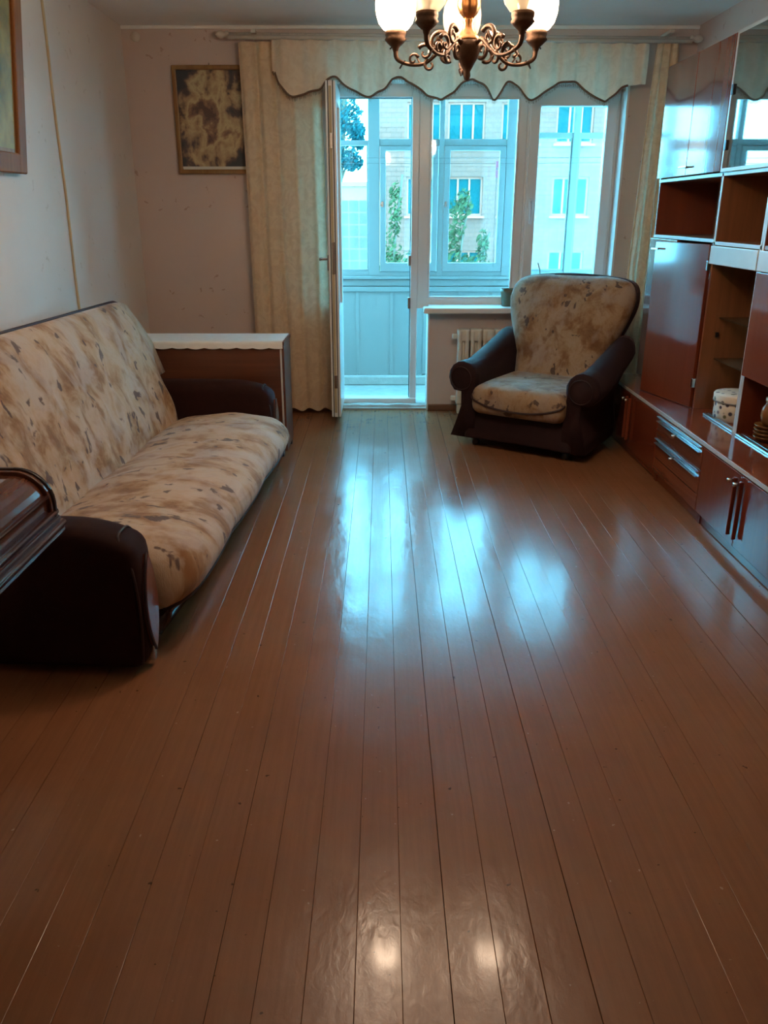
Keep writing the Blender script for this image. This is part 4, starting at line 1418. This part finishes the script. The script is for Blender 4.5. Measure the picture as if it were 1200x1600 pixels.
# module three, mostly outside the picture
m3 = thing('bar_module', (1.85, 3.3, BT1), 'glossy red-brown module with drop flap above a crockery niche at the right edge', 'cabinet', group='tall modules of the wall unit')
Y0, Y1 = 2.85, 3.773
each('side_panel', [(UXF, WXB, Y0, Y0 + T, BT1 + .001, TZ1), (UXF, WXB, Y1 - T, Y1, BT1 + .001, 1.56)], 'mahogany', m3, .001)
each('edge_strip', [(UXF - .003, UXF, Y1 - T, Y1, BT1 + .001, 1.56)], 'edge_light', m3, .0005)
box('back_panel', WXB - .008, WXB, Y0 + T, Y1 - T, BT1 + .001, TZ1, 'mahogany_inner', m3, 0)
for z in (.672, 1.225, 1.545, TZ1 - T):
    box('shelf', UXF, WXB - .008, Y0 + T, Y1 - T, z, z + T, 'mahogany_inner', m3, .001)
box('drop_flap', UXF - .019, UXF - .001, Y0 + .003, Y1 - T - .001, .676, 1.132, 'mahogany', m3, .002)
box('light_rail', UXF - .016, UXF + .004, Y0 + .003, Y1 - .004, 1.135, 1.222, 'edge_light', m3, .003)
box('upper_door', UXF - .016, UXF - .001, Y0 + .003, 3.397, 1.568, TZ1, 'glass_dark', m3, .002)
each('sliding_track', [(UXF - .004, UXF + .012, Y0 + .02, Y1 - .02, BT1 + .001, BT1 + .010), (UXF + .02, UXF + .036, Y0 + .02, Y1 - .02, BT1 + .001, BT1 + .010)], 'aluminium', m3, .001)

# things standing in it
fb = thing('floral_box', (1.81, 4.08, BT1), 'round white box with dark flower print on the cabinet top', 'box')
lathe('box_body', [(.118, 0), (.122, .003), (.124, .095), (.122, .097)], 'floral', fb, (1.81, 4.08, BT1 + .0005), 40)
lathe('box_lid', [(.124, .090), (.1285, .090), (.1295, .093), (.1295, .126), (.126, .132), (.09, .137), (.001, .140)], 'floral', fb, (1.81, 4.08, BT1 + .0005), 40)
lathe('lid_rim', [(.1297, .090), (.1315, .092), (.1315, .096), (.1297, .098)], 'cord_grey', fb, (1.81, 4.08, BT1 + .0005), 40, False, False)
for k in range(4):
    bw = lathe('bowl', [(.030, 0), (.034, .004), (.055, .016), (.064, .026), (.062, .027), (.050, .020), (.001, .008)], 'ceramic_brown', None, (0, 0, 0), 24)
    bw.location = (1.765, 3.645, BT1 + .0005 + k * .017)
    tag(bw, ('lowest', 'second lowest', 'second highest', 'topmost')[k] + ' of the four small brown bowls stacked under the amber jar', 'bowl', 'stacked bowls in the crockery niche')
jr = thing('brown_jar', (1.765, 3.645, BT1 + .08), 'amber brown jar standing on top of the stacked bowls', 'jar')
lathe('jar_body', [(.028, 0), (.036, .006), (.044, .04), (.040, .075), (.026, .095), (.028, .105)], 'ceramic_brown', jr, (1.765, 3.645, BT1 + .0795), 24)
lathe('jar_neck', [(.028, .104), (.030, .107), (.030, .122), (.001, .127)], 'ceramic_white', jr, (1.765, 3.645, BT1 + .0795), 24)

# ------------------------------------------------------------------ chandelier
CHX, CHY = .272, 2.95
CZ0 = ZC - .025
ch = thing('chandelier', (CHX, CHY, CZ0), 'ornate bronze chandelier with five frosted glass shades', 'chandelier')
lathe('hub', [(.001, -.700), (.008, -.695), (.012, -.684), (.010, -.672), (.020, -.655), (.034, -.630), (.044, -.606), (.046, -.590), (.030, -.582)], 'brass_dark', ch, (CHX, CHY, CZ0), 24, False, True, True)
lathe('hub_collar', [(.042, -.590), (.040, -.580), (.030, -.570), (.020, -.556), (.014, -.540), (.018, -.530), (.014, -.522)], 'brass_light', ch, (CHX, CHY, CZ0), 24)
lathe('baluster', [(.013, -.524), (.026, -.510), (.034, -.490), (.032, -.465), (.022, -.430), (.016, -.39), (.013, -.34), (.016, -.32), (.012, -.30)], 'brass_light', ch, (CHX, CHY, CZ0), 24, flute=8, fdepth=.08)
lathe('stem', [(.010, -.305), (.010, -.07), (.016, -.06), (.010, -.05)], 'brass_dark', ch, (CHX, CHY, CZ0), 16)
lathe('ceiling_rose', [(.012, -.06), (.03, -.05), (.055, .005), (.062, .020), (.062, .0245)], 'brass_dark', ch, (CHX, CHY, CZ0), 28)
R = .24
def rotz(p, a):
    return (CHX + p[0] * math.cos(a) - p[1] * math.sin(a), CHY + p[0] * math.sin(a) + p[1] * math.cos(a), CZ0 + p[2])
for k in range(5):
    ang_ = PI / 2 - k * 2 * PI / 5              # first arm points at the window
    main = smoothpath([(.035, 0, -.600), (.065, 0, -.588), (.10, 0, -.615), (.135, 0, -.640), (.175, 0, -.645), (.215, 0, -.636), (.236, 0, -.622), (R, 0, -.600)], 6)
    rad_ = [.0085 - .003 * math.sin(PI * i / (len(main) - 1)) for i in range(len(main))]
    a = tube('arm', [rotz(p, ang_) for p in main], rad_, 'brass_dark', ch, 8)
    curls = []
    def curl(cx, cz, r0, turns, start, sgn, thick):
        pts = []
        for i in range(22):
            t = i / 21
            q = start + sgn * turns * 2 * PI * t
            rr = r0 * (1 - .75 * t)
            pts.append((cx + rr * math.cos(q), .004 * math.sin(3 * t), cz + rr * math.sin(q)))
        return ([rotz(p, ang_) for p in pts], [thick * (1 - .5 * i / 21) for i in range(22)])
    curls.append(curl(.095, -.585, .032, 1.1, 2.6, -1, .0075))
    curls.append(curl(.140, -.612, .026, 1.0, .6, 1, .0065))
    curls.append(curl(.068, -.620, .024, 1.0, -2.2, 1, .0065))
    curls.append(curl(.122, -.648, .020, .9, 1.2, -1, .006))
    curls.append(curl(.178, -.630, .018, .9, 2.8, -1, .005))
    for pth, rr in curls:
        tube('scroll', pth, rr, 'brass_dark', a, 7)
    # leaf-shaped flanges on the arm
    for (px, pz, L_, tilt) in ((.16, -.640, .035, .9), (.115, -.60, .040, 2.2), (.205, -.632, .030, -.9), (.085, -.60, .038, -.8), (.235, -.59, .025, -.3)):
        d_ = Vector((math.cos(tilt), 0, math.sin(tilt)))
        side = Vector((0, 1, 0))
        p0 = Vector((px, 0, pz))
        V, F_, o_ = [], [], 0
        for q, ww in ((0, .003), (.35, .010), (.7, .008), (1, .001)):
            for s in (-1, 1):
                V.append(rotz(tuple(p0 + d_ * L_ * q + side * s * ww + Vector((0, 0, .006 * math.sin(q * 3)))), ang_))
        for s in range(4):
            V.append(rotz(tuple(p0 + d_ * L_ * (0, .35, .7, 1)[s] + d_.cross(side) * .005), ang_))
        for j in range(3):
            b0, b1, t0, t1 = o_ + 2 * j, o_ + 2 * j + 2, o_ + 8 + j, o_ + 9 + j
            F_ += [(b0, b1, t1, t0), (b0 + 1, t0, t1, b1 + 1), (b0, b0 + 1, b1 + 1, b1)]
        add('leaf_ornament', V, F_, 'brass_dark', a, False, True)
    hc = rotz((R, 0, 0), ang_)
    lathe('shade_holder', [(.006, -.608), (.010, -.598), (.012, -.592), (.026, -.580), (.036, -.570), (.031, -.563), (.034, -.556), (.034, -.546), (.028, -.541)], 'brass_dark', a, (hc[0], hc[1], CZ0), 20)
    prof = [(.027, -.545), (.040, -.540), (.055, -.522), (.063, -.496), (.065, -.468), (.061, -.443), (.052, -.425), (.049, -.415), (.054, -.403), (.064, -.393)]
    vs, fs, n = [], [], 32
    for (r_, z) in prof:
        for q in range(n):
            aa = 2 * PI * q / n
            wav = .004 * math.sin(8 * aa) * max(0, (z + .415) / .022) if z > -.415 else 0
            vs.append((hc[0] + (r_ + wav) * math.cos(aa), hc[1] + (r_ + wav) * math.sin(aa), CZ0 + z))
    for j in range(len(prof) - 1):
        for q in range(n):
            fs.append((j * n + q, j * n + (q + 1) % n, (j + 1) * n + (q + 1) % n, (j + 1) * n + q))
    sh = add('shade', vs, fs, 'frosted_glass', ch, False, True)
    lit = k in (1, 4)
    lathe('bulb', [(.010, -.545), (.012, -.530), (.022, -.505), (.026, -.488), (.020, -.468), (.001, -.460)], 'bulb_lit' if lit else 'bulb_off', sh, (hc[0], hc[1], CZ0), 16)
    if lit:
        ld = bpy.data.lights.new('bulb_light', 'POINT')
        ld.energy = LAMP_W_LEFT if k == 4 else LAMP_W_RIGHT
        ld.color = LAMP_COLOR
        ld.shadow_soft_size = .055
        lo = bpy.data.objects.new('bulb_light', ld)
        COL.objects.link(lo)
        lo.location = (hc[0], hc[1], ZC - .445 - .025)
